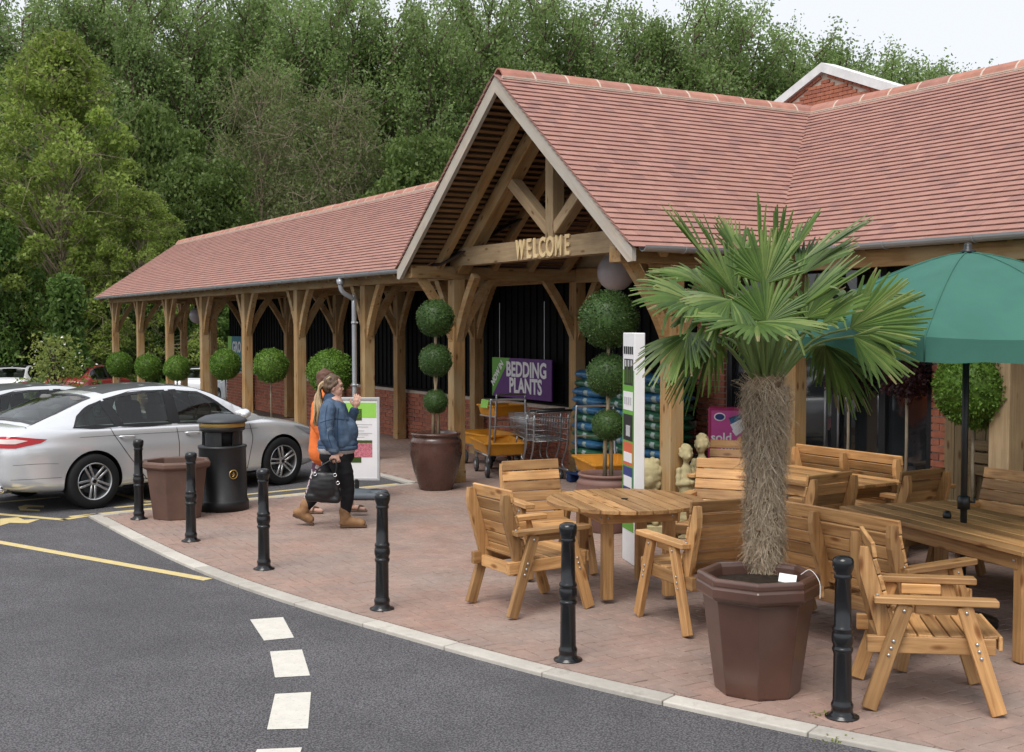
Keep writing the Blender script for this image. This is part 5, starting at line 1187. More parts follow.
def blob(name, prims, mat, parent, voxel=.009, smooth=4, wrinkle=0.):
    b = MB()
    for V, F in prims: b.add(V, F)
    o = obj(name, b.mesh(name, mat)); m = o.modifiers.new('r', 'REMESH'); m.mode = 'VOXEL'; m.voxel_size = voxel
    s = o.modifiers.new('s', 'SMOOTH'); s.factor = .5; s.iterations = smooth
    me = evalmesh(o); bpy.data.objects.remove(o); me.name = name
    if wrinkle:
        co = np.empty(len(me.vertices)*3); me.vertices.foreach_get('co', co); co = co.reshape(-1, 3); no = np.empty(len(me.vertices)*3); me.vertices.foreach_get('normal', no); no = no.reshape(-1, 3)
        d = np.array([mnoise.noise(Vector((p[0]*11, p[1]*11, p[2]*24))) for p in co]); co += no*(d*wrinkle)[:, None]; me.vertices.foreach_set('co', co.reshape(-1)); me.update()
    me.materials.clear(); me.materials.append(MT[mat]); me.polygons.foreach_set('use_smooth', [True]*len(me.polygons)); return obj(name, me, parent)
def hand(wrist, d, palm_n, L=.17, curl=.5, side=1):
    """fingers along d, palm facing palm_n"""
    w, d, n = Vector(wrist), Vector(d).normalized(), Vector(palm_n); n = (n-d*n.dot(d)).normalized(); s = d.cross(n)*side; P = []
    P += [cap(w, w+d*.05, .026, .03), cap(w+d*.04+s*.022, w+d*.085+s*.026, .02, .017), cap(w+d*.04-s*.022, w+d*.08-s*.028, .02, .016), cap(w+d*.05, w+d*.09, .022, .019)]
    for k, (o_, l) in enumerate(((.031, .068), (.011, .078), (-.011, .073), (-.031, .056))):
        p = w+d*.085+s*o_; q = p+(d*math.cos(curl*.6)+n*math.sin(curl*.6)).normalized()*l*.5+s*o_*.15; t = q+(d*math.cos(curl*1.6)+n*math.sin(curl*1.6)).normalized()*l*.5; P += [cap(p, q, .0095, .009, 8), cap(q, t, .009, .0075, 8)]
    p = w+d*.03+s*.03; q = p+(d*.6+s*.7+n*.35).normalized()*.045; P += [cap(p, q, .013, .0115, 8), cap(q, q+(d*.8+s*.25+n*.4).normalized()*.035, .0115, .009, 8)]
    return P
def head(c, sc=1., yaw=0.):
    """face towards +x"""
    c = Vector(c); f = lambda x, y, z: c+Vector((x*math.cos(yaw)-y*math.sin(yaw), x*math.sin(yaw)+y*math.cos(yaw), z))*sc
    P = [ell(f(-.012, 0, .03), (.094*sc, .075*sc, .098*sc)), ell(f(.022, 0, -.035), (.065*sc, .056*sc, .072*sc)), cap(f(.06, 0, -.085), f(.045, 0, -.06), .026*sc, .04*sc), cap(f(.08, 0, .012), f(.095, 0, -.02), .008*sc, .011*sc), ell(f(.07, 0, -.06), (.017*sc, .026*sc, .014*sc)), ell(f(.05, .03, -.02), (.03, .024, .03)), ell(f(.05, -.03, -.02), (.03, .024, .03)), ell(f(.07, 0, .035), (.022*sc, .05*sc, .018*sc))]
    for s in (-1, 1): P.append(ell(f(-.012, s*.076, -.005), (.02*sc, .009*sc, .032*sc)))
    return P, f
def face(f, parent, sc=1.):
    for s in (-1, 1): V, F = ell(f(.079, s*.031, .012), (.008, .012, .007)); obj('eye', mesh('eye', V, F, 'eye_dark', True), parent)
    V, F = ell(f(.083, 0, -.061), (.008, .022, .007)); obj('mouth', mesh('mouth', V, F, 'lip', True), parent)
def person(name, loc, rz, label): return empty(name, loc, rz, label, 'person')
# woman in the denim jacket, striding, near hand holding a bag
w = person('person', (-1.84, 13.02, 0), .04, 'woman in denim jacket and black leggings walking with a black handbag')
HP, hf = head((-.085, 0, 1.515), 1.02, .1)
skinP = HP+[cap((-.11, 0, 1.34), (-.09, 0, 1.46), .056, .052), cap((-.10, 0, .95), (-.10, 0, 1.32), .15, .12)]
skinP += [cap((-.04, -.09, .8), (.06, -.085, .45), .10, .065), cap((.06, -.085, .45), (.035, -.085, .12), .062, .042), cap((-.06, .09, .8), (-.2, .085, .48), .10, .065), cap((-.2, .085, .48), (-.43, .085, .18), .062, .042), cap((.03, -.085, .08), (.2, -.085, .04), .04, .03), cap((-.43, .085, .15), (-.35, .085, .05), .04, .03)]
skinP += [cap((-.13, -.2, 1.28), (-.14, -.275, 1.02), .055, .048), cap((-.14, -.275, 1.02), (-.05, -.285, .84), .045, .03)]+hand((-.05, -.285, .835), (.12, .02, -1), (.1, 1, 0), curl=1.5, side=-1)
skinP += [cap((-.10, .2, 1.28), (.02, .255, 1.06), .055, .048), cap((.02, .255, 1.06), (.12, .17, 1.27), .045, .03)]+hand((.125, .165, 1.28), (.25, -.15, 1), (-.2, 1, .2), curl=.5, side=1)
body = blob('body', skinP, 'skin', w, .0065, 3); face(hf, body)
jk = [cap((-.14, -.07, 1.375), (.02, -.045, 1.32), .022, .02), cap((-.14, .07, 1.375), (.02, .045, 1.32), .022, .02), cap((-.175, -.05, 1.38), (-.175, .05, 1.38), .022, .022), *chain([(-.09, -.055, 1.25, .145), (-.06, -.055, 1.06, .172), (-.05, -.05, .945, .182)]), *chain([(-.09, .055, 1.25, .145), (-.06, .055, 1.06, .172), (-.05, .05, .945, .182)]), ell((-.05, 0, .91), (.222, .212, .09)), ell((.0, 0, 1.03), (.175, .18, .19)),  cap((-.12, -.12, 1.335), (-.12, .12, 1.335), .07, .07), cap((-.12, 0, 1.345), (-.125, 0, 1.395), .088, .082), cap((-.05, 0, 1.30), (-.06, 0, 1.345), .085, .07)]
jk += chain([(-.13, -.2, 1.295, .085), (-.15, -.265, 1.13, .082), (-.135, -.29, 1.0, .075), (-.085, -.29, .915, .066), (-.06, -.287, .865, .056)])
jk += chain([(-.10, .2, 1.295, .085), (-.02, .25, 1.14, .08), (.025, .255, 1.06, .075), (.075, .21, 1.16, .062), (.115, .175, 1.245, .052)])
J = blob('denim_jacket', jk, 'denim', w, .008, 4, .005)
MB().lathe([(.0, 0), (.215, 0), (.22, .02), (.217, .045), (0, .045)], 30).build('waistband', 'denim', J, True, M=Matrix.Translation((-.05, 0, .845)) @ Matrix.Diagonal((1, .95, 1, 1)))
bmj = bmesh.new(); bmj.from_mesh(J.data); bvj = BVHTree.FromBMesh(bmj); bmj.free()
simple('stitch', (.20, .15, .09), .8)
def stitch(pts, d, w_=.005, mat='stitch', nm='stitched_seam', lift=.003):
    d = Vector(d).normalized(); V = []; F = []; P_ = bez(pts, 8)
    for i, p in enumerate(P_):
        t = (P_[min(i+1, len(P_)-1)]-P_[max(i-1, 0)]).normalized(); n = t.cross(d).normalized()*w_
        for q in (p-n, p+n):
            h = bvj.ray_cast(q-d*2, d, 4); V.append((h[0]-d*lift) if h[0] else (V[-1] if V else q))
    for i in range(len(P_)-1): F.append((2*i, 2*i+1, 2*i+3, 2*i+2))
    obj(nm, mesh(nm, V, F, mat), J)
simple('denim_dark', (.018, .035, .07), .85); simple('denim_pale', (.13, .18, .25), .85)
stitch([(-.02, -1, 1.30), (-.03, -1, 1.1), (-.02, -1, .90)], (0, 1, 0), .004, 'denim_dark'); stitch([(-.20, -1, 1.16), (-.08, -1, 1.19), (.08, -1, 1.17)], (0, 1, 0), .004, 'denim_dark')
stitch([(.07, -1, 1.08), (.12, -1, 1.10), (.17, -1, 1.08)], (-.3, 1, 0), .014, 'denim_pale', 'pocket_flap'); stitch([(.07, -1, .99), (.07, -1, 1.08)], (-.3, 1, 0), .003, 'denim_pale'); stitch([(.16, -1, .98), (.165, -1, 1.08)], (-.3, 1, 0), .003, 'denim_pale')
stitch([(-.13, -1, 1.34), (-.145, -1, 1.2), (-.12, -1, 1.05), (-.075, -1, .90)], (0, 1, 0), .003, 'denim_dark'); stitch([(-.12, -1, .875), (-.02, -1, .865)], (0, 1, 0), .016, 'denim_pale', 'cuff')
blob('grey_top', [ell((-.06, 0, .86), (.213, .206, .115))], 'jersey_grey', w, .009, 4, .006)
lg = [ell((-.06, 0, .775), (.192, .187, .125))]+chain([(-.035, -.08, .74, .118), (.02, -.09, .60, .108), (.06, -.085, .44, .080), (.055, -.085, .30, .072), (.035, -.085, .14, .052)])+chain([(-.075, .08, .74, .118), (-.14, .09, .62, .108), (-.2, .085, .48, .080), (-.31, .085, .33, .072), (-.415, .085, .19, .052)])
blob('leggings', lg, 'leggings_black', w, .009, 3, .004)
def boot(parent, ank, toe, heel, cuff):
    a, t, h, c = map(Vector, (ank, toe, heel, cuff)); up = (c-a).normalized()
    b = blob('boot', [cap(c, a, .064, .058), cap(a, h+up*.045, .056, .044), cap(a-up*.02, t+up*.045, .052, .042), cap(h+up*.04, t+up*.038, .04, .042)], 'boot_tan', parent, .008, 4, .004)
    d = (t-h).normalized(); n = d.cross(Vector((0, 1, 0))); n = n if n.dot(up) > 0 else -n
    MB().bar(h-d*.035-n*.0+n*.006, t+d*.05+n*.006, .082, .022, .006, up=n).build('sole', 'sole_dark', b); MB().bar(h-d*.03+n*.0-n*.0, h+d*.035, .075, .026, .005, up=n).build('heel', 'sole_dark', b)
boot(w, (.035, -.085, .10), (.215, -.09, .012), (.015, -.085, .012), (.03, -.085, .185)); boot(w, (-.435, .085, .155), (-.375, .085, .028), (-.52, .085, .105), (-.405, .085, .235))
hd = blob('hair', [ell(hf(-.03, 0, .055), (.094, .086, .085)), ell(hf(-.066, 0, .005), (.06, .08, .085)), cap(hf(.05, 0, .095), hf(-.03, 0, .125), .022, .03), cap(hf(.03, -.06, .06), hf(-.04, -.078, .0), .018, .025), cap(hf(.03, .06, .06), hf(-.04, .078, .0), .018, .025)], 'hair_dark', w, .007, 3, .005)
b = MB()
for k in range(110):
    q = random.uniform(-.05, .05); e = random.uniform(-.03, .03); P0 = hf(-.105, q*.6, .05+e*.6); b.tube(bez([hf(-.04, q*1.8, .115), P0, P0+Vector((-.05, q, -.05)), P0+Vector((-.065+e, q*1.4, -.18)), P0+Vector((-.05+e*1.6, q*1.8, -.31)), P0+Vector((-.065+e*2, q*1.2, -.42+random.uniform(-.05, .04)))], 3), [.012]*12+[.009, .007, .005, .003], 5)
tag(b.build('ponytail', 'hair_blonde', hd, True), kind='stuff')
bg_ = empty('handbag', (-1.84, 13.02, 0), .04, 'slouchy black leather handbag with silver rings carried by the woman in denim', 'bag')
BC_ = Vector((-.17, -.30, .50))
blob('bag_body', [ell(BC_+Vector((0, 0, -.03)), (.16, .062, .17)), cap(BC_+Vector((-.15, 0, -.13)), BC_+Vector((.14, 0, -.16)), .05, .045), cap(BC_+Vector((-.09, 0, .11)), BC_+Vector((.12, 0, .10)), .03, .03), cap(BC_+Vector((-.15, 0, -.12)), BC_+Vector((-.09, 0, .10)), .04, .03), cap(BC_+Vector((.15, 0, -.15)), BC_+Vector((.12, 0, .09)), .04, .03)], 'bag_leather', bg_, .009, 8, .005)
for dy in (-.022, .022):
    MB().tube(bez([BC_+Vector((-.085, dy, .12)), BC_+Vector((-.03, dy, .19)), BC_+Vector((.10, dy*.3, .27)), BC_+Vector((.125, dy*.3, .265)), BC_+Vector((.14, dy, .2)), BC_+Vector((.125, dy, .11))], 5), .008, 7).build('strap', 'bag_leather', bg_, True)
for x, z in ((-.085, .115), (.125, .105), (.155, .02)): MB().tube([BC_+Vector((x+.017*math.cos(t), -.045, z+.017*math.sin(t))) for t in np.linspace(0, 2*PI, 13)], .005, 5).build('ring', 'chrome', bg_, True)
# woman in orange behind her
w2 = person('person', (-2.13, 13.84, 0), .08, 'woman in long orange top and sandals walking behind the denim jacket')
HP, hf = head((.0, 0, 1.54), 1.0, .15); HP2 = HP+[cap((-.03, 0, 1.36), (-.01, 0, 1.48), .06, .053), cap((-.04, 0, .95), (-.04, 0, 1.34), .13, .11)]
HP2 += chain([(-.02, -.09, .82, .095), (.09, -.085, .47, .062), (.27, -.085, .14, .04)])+chain([(-.04, .09, .82, .095), (-.12, .085, .46, .062), (-.26, .085, .10, .04)])+[cap((.27, -.085, .1), (.42, -.085, .075), .035, .026), cap((-.26, .085, .06), (-.08, .085, .03), .035, .026)]
HP2 += chain([(-.06, -.19, 1.3, .05), (-.1, -.24, 1.05, .042), (.02, -.25, .85, .03)])+hand((.02, -.25, .845), (.3, 0, -1), (0, 1, 0), curl=.9, side=-1)+chain([(-.06, .19, 1.3, .05), (-.05, .24, 1.05, .042), (.1, .24, .87, .03)])+hand((.1, .24, .865), (.4, 0, -1), (0, -1, 0), curl=.9)
body = blob('body', HP2, 'skin', w2, .008, 3); face(hf, body)
blob('orange_top', chain([(-.05, -.045, 1.24, .13), (-.045, -.04, 1.0, .145), (-.05, -.03, .74, .165)])+chain([(-.05, .045, 1.24, .13), (-.045, .04, 1.0, .145), (-.05, .03, .74, .165)])+[cap((-.05, -.12, 1.36), (-.05, .12, 1.36), .06, .06), cap((-.05, 0, 1.38), (-.04, 0, 1.42), .075, .066)]+chain([(-.06, -.19, 1.31, .075), (-.11, -.245, 1.08, .065), (-.04, -.25, .95, .055)])+chain([(-.06, .19, 1.31, .075), (-.05, .245, 1.08, .065), (.03, .245, .95, .055)]), 'orange_top', w2, .01, 8, .003)
blob('leggings', chain([(-.02, -.09, .75, .115), (.09, -.085, .47, .078), (.24, -.085, .2, .05)])+chain([(-.05, .09, .75, .115), (-.12, .085, .46, .078), (-.235, .085, .17, .05)]), 'print_leggings', w2, .01, 3)
blob('hair', [ell(hf(-.028, 0, .05), (.098, .09, .09)), ell(hf(-.06, 0, -.01), (.06, .082, .085)), cap(hf(.05, 0, .095), hf(-.03, 0, .125), .024, .03)], 'hair_brown', w2, .008, 3, .008)
for (hx, hz), (tx, tz), y in (((.25, .055), (.46, .05), -.085), ((-.28, .02), (-.06, .012), .085)):
    MB().bar((hx, y, hz), (tx, y, tz), .085, .02, .006).tube(bez([(hx+.1, y-.045, hz+.01), (hx+.12, y-.02, hz+.06), (hx+.17, y, hz+.045), (hx+.12, y+.02, hz+.06), (hx+.1, y+.045, hz+.01)], 3), .008, 6).build('sandal', 'sandal', w2)
# ---------------------------------------------------------------- lamps, signs, shop goods
simple('globe_white', (.46, .42, .44), .25, .5, namt=.05); simple('sign_purple', (.10, .022, .17), .5, namt=.06); simple('sign_green', (.13, .36, .05), .5, namt=.05); simple('sign_white', (.78, .78, .79), .5, namt=.04); simple('sign_lightgreen', (.30, .62, .10), .5, namt=.05)
simple('print_black', (.012, .012, .014), .5); simple('print_grey', (.45, .45, .46), .6); simple('print_red', (.62, .13, .06), .5); simple('print_navy', (.03, .05, .20), .5); simple('print_teal', (.02, .18, .26), .5); simple('print_pink', (.55, .08, .30), .45); simple('print_magenta', (.33, .02, .10), .4); simple('print_flower', (.5, .16, .2), .6, nscale=60., namt=.6)
simple('tray_yellow', (.62, .27, .025), .5, nscale=5., namt=.2); simple('steel', (.42, .43, .44), .32, .5, metal=.8); simple('wheel_rubber', (.05, .05, .05), .8); simple('bag_green', (.022, .095, .05), .3, .5, nscale=14., namt=.6, bscale=14., bst=.5); simple('bag_blue', (.025, .11, .22), .3, .5, nscale=12., namt=.6, bscale=14., bst=.5); simple('bag_white', (.33, .42, .40), .35, .5, nscale=12., namt=.4, bscale=14., bst=.5)
simple('pallet_blue', (.01, .03, .10), .8); simple('stone_cream', (.42, .36, .20), .9, .2, nscale=14., namt=.2, bscale=50., bst=.5); simple('base_slate', (.10, .12, .14), .6)
def globe(P, r_, drop, label):
    o = empty('globe_lamp', P, 0, label, 'lamp'); V, F = ell((0, 0, 0), (r_, r_, r_)); obj('globe', mesh('globe', V, F, 'globe_white', True), o)
    MB().lathe([(0, r_*.9), (.07, r_*.9), (.07, r_+.05), (.012, r_+.06), (.012, r_+drop), (0, r_+drop)], 16).build('hanger', 'black_clad', o, True)
globe(ab(AC+.02, .88, 2.84), .235, .3, 'large pale globe lamp hanging in the porch below the welcome beam')
globe(ab(-16.6, 1.0, 2.42), .21, .5, 'pale globe lamp hanging in the open end of the arcade')
def panel(parent, name, w, h, t, mat, c=(0, 0, 0), ch=.0): return MB().box(c, (w, t, h), ch=ch).build(name, mat, parent)
# bedding plants banner, face towards -y
s_ = empty('hanging_banner', ab(-1.72, 2.06, 1.33), PHI, 'purple hanging sign reading bedding plants above the flatbed trolleys', 'sign')
sw, sh = 1.86, .64; panel(s_, 'board', sw, sh, .02, 'sign_purple'); MB().prism([(-sw/2, -sh/2), (-sw/2, sh/2), (-sw/2+.58, sh/2)], -.013, -.0105, 'y').build('green_corner', 'sign_green', s_)
T = lambda x, y, z: Matrix.Translation((x, y, z)) @ FX
text('BEDDING', .33, 'sign_white', s_, T(.16, -.0125, .13), .001, sx=.88, bold=.011); text('PLANTS', .33, 'sign_white', s_, T(.14, -.0125, -.13), .001, sx=.88, bold=.011)
text('NOW IN', .15, 'sign_white', s_, Matrix.Translation((-.755, -.0145, .06)) @ Matrix.Rotation(-R(48), 4, 'Y') @ FX, .0005, sx=.85, bold=.008)
for x in (-.7, .7): MB().tube([(x, .0, sh/2), (x, .0, sh/2+.9)], .006, 6).build('chain', 'steel', s_)
# notice on the far end of the dark wall
s_ = empty('wall_notice', ab(-16.95, 2.12, 1.42), PHI, 'blue and green notice on the dark cladding at the open end', 'sign'); panel(s_, 'board', 1.3, .9, .02, 'print_teal'); MB().prism([(-.65, -.45), (-.65, .45), (-.30, .45), (-.45, -.45)], -.013, -.0105, 'y').build('green_stripe', 'sign_lightgreen', s_); text('GRO', .4, 'sign_white', s_, T(.12, -.0125, .15), .001, sx=.9, bold=.012); text('YOUR', .25, 'sign_white', s_, T(.12, -.0125, -.15), .001, bold=.008) if False else None
# tall totem: printed face looks left
P = pix(633, 562); tt = empty('totem_sign', (P.x, P.y, 0), math.atan2(-.975, .20), 'tall white totem sign with green printed face behind the round table', 'sign')
tw, th = .36, 2.12; MB().box((0, 0, th/2), (tw, .10, th), ch=.006).build('body', 'sign_white', tt)
def tp(x0, x1, z0, z1, mat, nm='print_panel', y=-.0515): MB().box(((x0+x1)/2, y, (z0+z1)/2), (x1-x0, .002, z1-z0)).build(nm, mat, tt)
tp(-.175, .175, .3, 1.78, 'sign_green', y=-.0512)
tp(-.13, .14, 1.64, 1.88, 'print_black', y=-.0522)
for k in range(4): tp(-.12+.065*k, -.075+.065*k, 1.66, 1.78+.04*(k % 2), 'leaf_fresh', y=-.0532)
for k in range(3): tp(-.11+.09*k, -.06+.09*k, 1.81, 1.87, 'print_grey', y=-.0532)
for k in range(5): tp(-.145+.06*k, -.105+.06*k, 1.925, 1.995, 'print_black', y=-.0525)
for x0, x1, z0, z1, m in ((-.15, .14, 1.41, 1.58, 'sign_white'), (-.15, .14, 1.13, 1.37, 'print_black'), (-.15, .14, .90, 1.115, 'print_red'), (-.15, .14, .60, .885, 'print_navy')): tp(x0, x1, z0, z1, m, y=-.0525)
tp(-.13, .12, .93, 1.02, 'sign_white', y=-.0545); tp(-.13, .12, .70, .80, 'sign_white', y=-.0545); tp(-.06, .06, 1.17, 1.27, 'print_grey', y=-.0545)
for k in range(4): tp(-.12+.06*k, -.08+.06*k, 1.46, 1.53, 'print_grey', y=-.0545)
# pavement sign on a moulded base
P = pix(357, 498); sg = empty('pavement_sign', (P.x, P.y, 0), math.atan2(-.35, .94)+.28, 'white framed pavement sign on a dark moulded base behind the women', 'sign'); fw, fz0, fz1 = .56, .24, 1.26
for x in (-fw/2, fw/2): MB().box((x, 0, (fz0+fz1)/2), (.035, .035, fz1-fz0), ch=.006).build('frame_bar', 'print_grey', sg)
for z in (fz0+.0, fz1): MB().box((0, 0, z), (fw+.035, .037, .035), ch=.006).build('frame_bar', 'print_grey', sg)
panel(sg, 'poster', fw-.03, fz1-fz0-.03, .012, 'sign_white', (0, 0, (fz0+fz1)/2))
def sp2(x0, x1, z0, z1, m): MB().box(((x0+x1)/2, -.0075, (z0+z1)/2), (x1-x0, .002, z1-z0)).build('print_panel', m, sg)
sp2(-.255, .255, 1.02, 1.21, 'sign_lightgreen'); sp2(-.07, .07, .985, 1.13, 'leaf_dark'); sp2(-.15, .2, .52, .70, 'print_flower'); sp2(-.1, .06, .45, .52, 'leaf_fresh'); sp2(-.16, .2, .70, .735, 'leaf_dark')
for k, z in enumerate((.93, .9, .85, .82, .80, .77)): sp2(-.12, .2-.05*(k % 3), z, z+.007, 'print_grey')
MB().tube([(0, 0, .1), (0, 0, .24)], .028, 10).build('spring', 'pole_dark', sg)
blob('base', [cap((-.32, 0, .05), (.32, 0, .05), .055, .055), cap((-.3, -.17, .045), (.3, -.17, .045), .05, .05), cap((-.3, .17, .045), (.3, .17, .045), .05, .05), cap((-.33, -.15, .045), (-.33, .15, .045), .05, .05), cap((.33, -.15, .045), (.33, .15, .045), .05, .05), ell((0, 0, .07), (.22, .16, .055))], 'base_slate', sg, .015, 3)
# pink sign
P = ab(3.72, 1.75); pk = empty('pink_sign', (P.x, P.y, 0), PHI+.75, 'pink framed board sign reading sold here by the brick pier', 'sign')
MB().box((0, .0, .82), (.52, .04, .78), ch=.018).build('frame', 'print_magenta', pk); panel(pk, 'poster', .44, .70, .012, 'print_pink', (0, -.022, .815))
text('sold', .15, 'sign_white', pk, T(-.1, -.030, .84), .0006, bold=.003); text('here', .16, 'sign_white', pk, T(.04, -.030, .71), .0006, bold=.003)
V, F = ell((-.12, -.028, 1.09), (.07, .003, .05)); o_ = obj('badge', mesh('badge', V, F, 'sign_white', True), pk); V, F = ell((-.12, -.031, 1.09), (.055, .003, .037)); obj('badge_centre', mesh('badge_centre', V, F, 'print_navy', True), o_)
for k, (x, z, r) in enumerate(((.07, 1.07, .35), (.09, 1.0, .5), (.11, .94, .65))): MB().box((x, -.030-.001*k, z), (.15, .002, .08), (0, -r, 0)).build('gift_card', 'sign_white' if k else 'bag_blue', pk)
for x in (-.18, .18): MB().box((x, .0, .22), (.03, .03, .44)).build('leg', 'print_magenta', pk); MB().box((x, 0, .015), (.04, .4, .03)).build('foot', 'print_magenta', pk)
# flatbed trolleys
def tray(parent, c, w, d, h, rot=(0, 0, 0)):
    b = MB(); t = .02; W0, D0 = w/2, d/2; b_ = .86
    V = [(-W0*b_, -D0*b_, 0), (W0*b_, -D0*b_, 0), (W0*b_, D0*b_, 0), (-W0*b_, D0*b_, 0), (-W0, -D0, h), (W0, -D0, h), (W0, D0, h), (-W0, D0, h), (-W0+t, -D0+t, h), (W0-t, -D0+t, h), (W0-t, D0-t, h), (-W0+t, D0-t, h), (-W0*b_+t, -D0*b_+t, t), (W0*b_-t, -D0*b_+t, t), (W0*b_-t, D0*b_-t, t), (-W0*b_+t, D0*b_-t, t)]
    F = [(3, 2, 1, 0), (12, 13, 14, 15)]
    for k in range(4): j = (k+1) % 4; F += [(k, j, 4+j, 4+k), (4+k, 4+j, 8+j, 8+k), (8+k, 8+j, 12+j, 12+k)]
    b.add(V, F); 
    r = .022
    for k in range(4): b.bar(Vector(V[4+k]), Vector(V[4+(k+1) % 4]), .045, .025)
    return b.build('tray', 'tray_yellow', parent, loc=c, rot=rot, bevel=.006)
def castor(parent, p, r=.09):
    o = MB().lathe([(0, -.022), (r*.6, -.02), (r, -.018), (r, .018), (r*.6, .02), (0, .022)], 20).build('wheel', 'wheel_rubber', parent, True, M=Matrix.Translation(p) @ Matrix.Rotation(PI/2, 4, 'X'))
    MB().lathe([(0, -.026), (r*.5, -.024), (r*.5, .024), (0, .026)], 14).build('hub', 'steel', o, True); MB().box((0, 0, 0), (.01, .01, .01)) ; return o
def flatbed(a, b, ang, label, top=False, bags=True, low=False, zt=.42):
    P = ab(a, b); o = empty('flatbed_trolley', (P.x, P.y, 0), ang, label, 'trolley', 'plant trolleys under the porch')
    tray(o, (0, 0, zt-.09), 1.15, .62, .17)
    f = MB()
    for s in (-1, 1): f.tube([(-.55, s*.26, zt-.1), (.55, s*.26, zt-.1)], .016, 7)
    for x in (-.4, 0, .4): f.tube([(x, -.26, zt-.1), (x, .26, zt-.1)], .014, 7)
    tag(f.build('frame', 'steel', o, True), kind='stuff')
    MB().tube(bez([(.55, -.26, zt-.1), (.62, -.26, .6), (.64, -.25, 1.08), (.64, -.2, 1.13), (.64, .2, 1.13), (.64, .25, 1.08), (.62, .26, .6), (.55, .26, zt-.1)], 4), .016, 8).build('handle', 'steel', o, True)
    MB().tube([(.625, -.26, .75), (.625, .26, .75)], .01, 6).build('handle_rail', 'steel', o)
    for x in (-.4, .4):
        for s in (-1, 1): castor(o, (x, s*.25, .11), .11); MB().tube([(x, s*.25, .12), (x, s*.25, zt-.1)], .014, 6).build('wheel_stem', 'steel', o)
    if top: tray(o, (.36, 0, .80), .52, .56, .16); MB().box((.36, -.30, .99), (.22, .012, .13), (-.2, 0, 0)).build('shelf_card', 'sign_lightgreen', o); MB().tube([(.625, -.26, .8), (.15, -.26, .8), (.15, .26, .8), (.625, .26, .8)], .012, 6).build('shelf_bracket', 'steel', o)
    return o
flatbed(-1.55, 1.4, A_+.0, 'flatbed trolley with upper yellow tray under the bedding plants sign', True)
flatbed(-.5, .95, A_-.3, 'low trolley with one yellow tray beside the wire shopping trolley')
flatbed(2.45, .85, B_-.35+PI/2, 'yellow tray trolley standing before the stacked compost bags')
def bagmesh(seed, mat):
    b = MB(); n, m = 9, 6; V = []; F = []; g_ = random.Random(seed)
    for i in range(n+1):
        for j in range(m*2):
            u = i/n*2-1; q = j/(m*2)*2*PI; e = (1-abs(u)**5)**.5*.98+.02; y = math.copysign(abs(math.cos(q))**.6, math.cos(q))*.22*(.85+.15*e); z = math.sin(q)*.074*e*(1+.15*g_.uniform(-1, 1)); V.append((u*.375, y, z))
    k = m*2
    for i in range(n):
        for j in range(k): F.append((i*k+j, i*k+(j+1) % k, (i+1)*k+(j+1) % k, (i+1)*k+j))
    F += [tuple(range(k))[::-1], tuple(n*k+j for j in range(k))]
    me = mesh('compost_bag', V, F, [mat, 'bag_white'], True)
    for p in me.polygons:
        if -.02 < p.center.x < .08 and p.center.y < 0 and p.center.z < .03: p.material_index = 1
    return me
BGM = [bagmesh(1, 'bag_green'), bagmesh(2, 'bag_blue'), bagmesh(3, 'bag_green'), bagmesh(4, 'bag_blue')]
for col in range(3):
    P = ab(1.12+col*.76, 1.62); pl = empty('pallet', (P.x, P.y, 0), PHI, 'dark blue pallet under the stacked compost bags', 'pallet', 'pallets under the compost bags')
    for y in (-.25, -.08, .08, .25): timber('deck_board', (-.36, y, .13), (.36, y, .13), .11, .02, 'pallet_blue', pl)
    for x in (-.3, 0, .3): timber('bearer', (x, -.3, .06), (x, .3, .06), .09, .1, 'pallet_blue', pl)
    for k in range(12):
        Pb = ab(1.12+col*.76+random.uniform(-.02, .02), 1.62+random.uniform(-.03, .03)); tag(obj('compost_bag', BGM[random.randrange(4)], loc=(Pb.x, Pb.y, .2+k*.118), rot=(random.gauss(0, .02), random.gauss(0, .02), PHI+random.gauss(0, .04))), 'plastic sack of compost lying in a tall stack behind the topiary', 'sack', 'stacked compost sacks')
# wire shopping trolley
P = ab(.25, 1.2); tr_ = empty('shopping_trolley', (P.x, P.y, 0), A_-.12, 'grey wire shopping trolley nested by the porch post', 'trolley')
def wire_basket():
    b = MB()
    def C(u, v, w): # u along, v across, w height
        x = -.42+u*.84; hw = .17+.09*u; z0 = .62-.05*u; z1 = .90+.06*u; return Vector((x, (v*2-1)*(hw+.03*w), z0+(z1-z0)*w))
    for k in range(13):
        u = k/12
        for v in (0, 1): b.tube([C(u, v, 0), C(u, v, 1)], .0035, 4)
        b.tube([C(u, 0, 0), C(u, 1, 0)], .0035, 4)
    for k in range(6):
        w = k/5
        for v in (0, 1): b.tube([C(0, v, w), C(1, v, w)], .005 if k in (0, 5) else .0035, 4)
        for u in (0, 1): b.tube([C(u, 0, w), C(u, 1, w)], .005 if k in (0, 5) else .0035, 4)
    for k in range(7): v = k/6; b.tube([C(0, v, 0), C(1, v, 0)], .0035, 4); b.tube([C(0, v, 0), C(0, v, 1)], .0035, 4)
    return b
